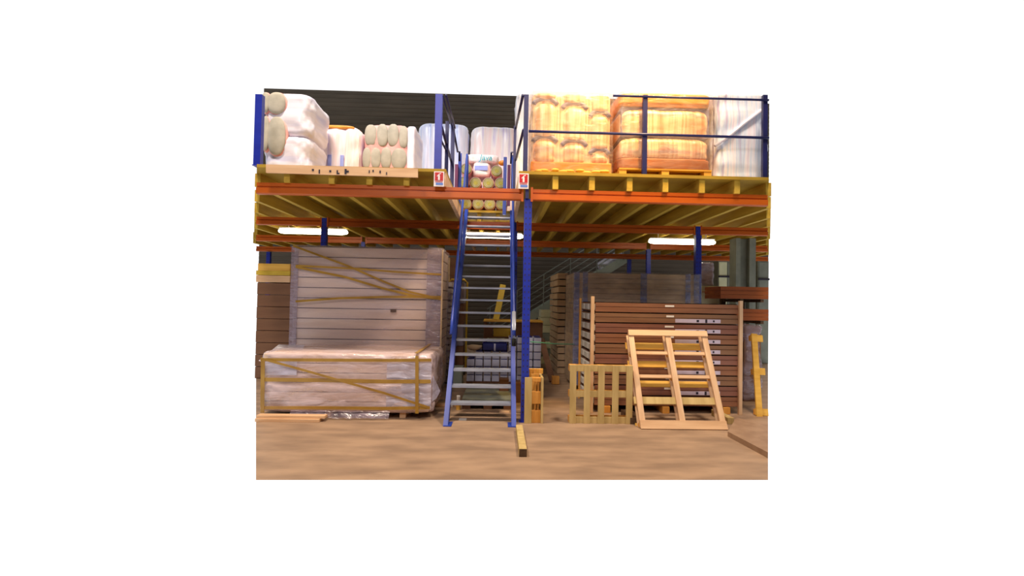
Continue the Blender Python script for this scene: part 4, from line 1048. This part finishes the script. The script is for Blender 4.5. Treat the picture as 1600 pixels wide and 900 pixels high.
q = rect(1122, 408, 1150, 447, 13)
t = thing('metal_cabinet', 'pale grey cabinet with a bar far back left of the steel column', 'cabinet', ((q[0] + q[1]) / 2, 13, 0))
MB().box(q[0], q[1], 13, 13.5, 0, q[3]).build('cabinet_body', M['steelg'], t)
MB().box(q[0] + .02, (q[0] + q[1]) / 2 - .01, 12.98, 13, .1, q[3] - .03).build('door', M['pale'], t); MB().box((q[0] + q[1]) / 2 + .01, q[1] - .02, 12.98, 13, .1, q[3] - .03).build('door', M['steelg'], t)
zb_ = PZZ(1135, 432, 13); MB().box(q[0], q[1] + .1, 12.95, 12.98, zb_ - .03, zb_ + .02).build('cross_bar', M['dark'], t)
q = rect(1184, 408, 1201, 447, 13)
t = thing('metal_cabinet', 'grey-green cabinet far back right of the steel column', 'cabinet', ((q[0] + q[1]) / 2, 13, 0))
MB().box(q[0], q[1], 13, 13.5, 0, q[3]).build('cabinet_body', M['steelg'], t)
MB().box(q[0] + .03, q[1] - .02, 12.98, 13, .1, q[3] - .03).build('door', M['steelg'], t)
zb_ = PZZ(1190, 436, 13); MB().box(q[0], q[1], 12.95, 12.98, zb_ - .03, zb_ + .02).build('cross_bar', M['dark'], t)
# dark red-brown boards on supports at the right
Yr = 9.0
for i, (pa, ya, yb, l) in enumerate(((1126, 448, 467, 'red-brown board pack on the upper level of the right rack'), (1150, 483, 501, 'red-brown board pack on the lower level of the right rack'))):
    q = rect(pa, ya, 1201, yb, Yr)
    t = thing('board_pack', l, 'board pack', ((q[0] + q[1]) / 2, Yr, q[2]))
    n = 3; hh = (q[3] - q[2]) / n
    for k in range(n): MB().box(q[0], q[1], Yr, Yr + .7, q[2] + k * hh + .002, q[2] + (k + 1) * hh - .002).build('board', M['reddish'], t, bevel=.003)
xx0, xx1 = PX(1128, Yr, 460), PX(1201, Yr, 460)
t = thing('cantilever_rack', 'dark rack holding the red-brown board packs at the far right', 'rack', ((xx0 + xx1) / 2, Yr + .75, 0))
for xx in (PX(1160, Yr, 460), PX(1192, Yr, 460)):
    MB().box(xx - .04, xx + .04, Yr + .75, Yr + .85, 0, PZZ(1165, 447, Yr)).build('upright', M['endwood'], t)
    for yb in (467, 501):
        zz_ = PZZ(1165, yb, Yr); MB().box(xx - .03, xx + .03, Yr + .02, Yr + .75, zz_ - .06, zz_ - .002).build('arm', M['endwood'], t)
q = rect(1162, 508, 1192, 655, 7.9)
t = thing('wrapped_parcel', 'dark film wrapped load standing behind the amber pallet at the right', 'parcel', ((q[0] + q[1]) / 2, 7.9, 0))
MB().box(-(q[1] - q[0]) / 2 + .02, (q[1] - q[0]) / 2 - .02, .03, .55, 0, q[3] - .03).build('content', M['kraft'], t, local=True)
bale(q[1] - q[0], .6, q[3], cols=2, groove=.02, tiers=3, pinch=.03, rtop=.04, seed=15, wr=.015, nexp=7).build('film', M['film_d'], t, local=True, smooth=True)
# cord
a, b = P(829, 534, 6.5), P(897, 538, 8.7)
tag(anchored(MB().tube([a, a.lerp(b, .5) + Vector((0, 0, -.01)), b], .008, 8), 'green_cord', M['cord']), 'thin green cord stretched from the blue post to the wrapped boards', 'cord')
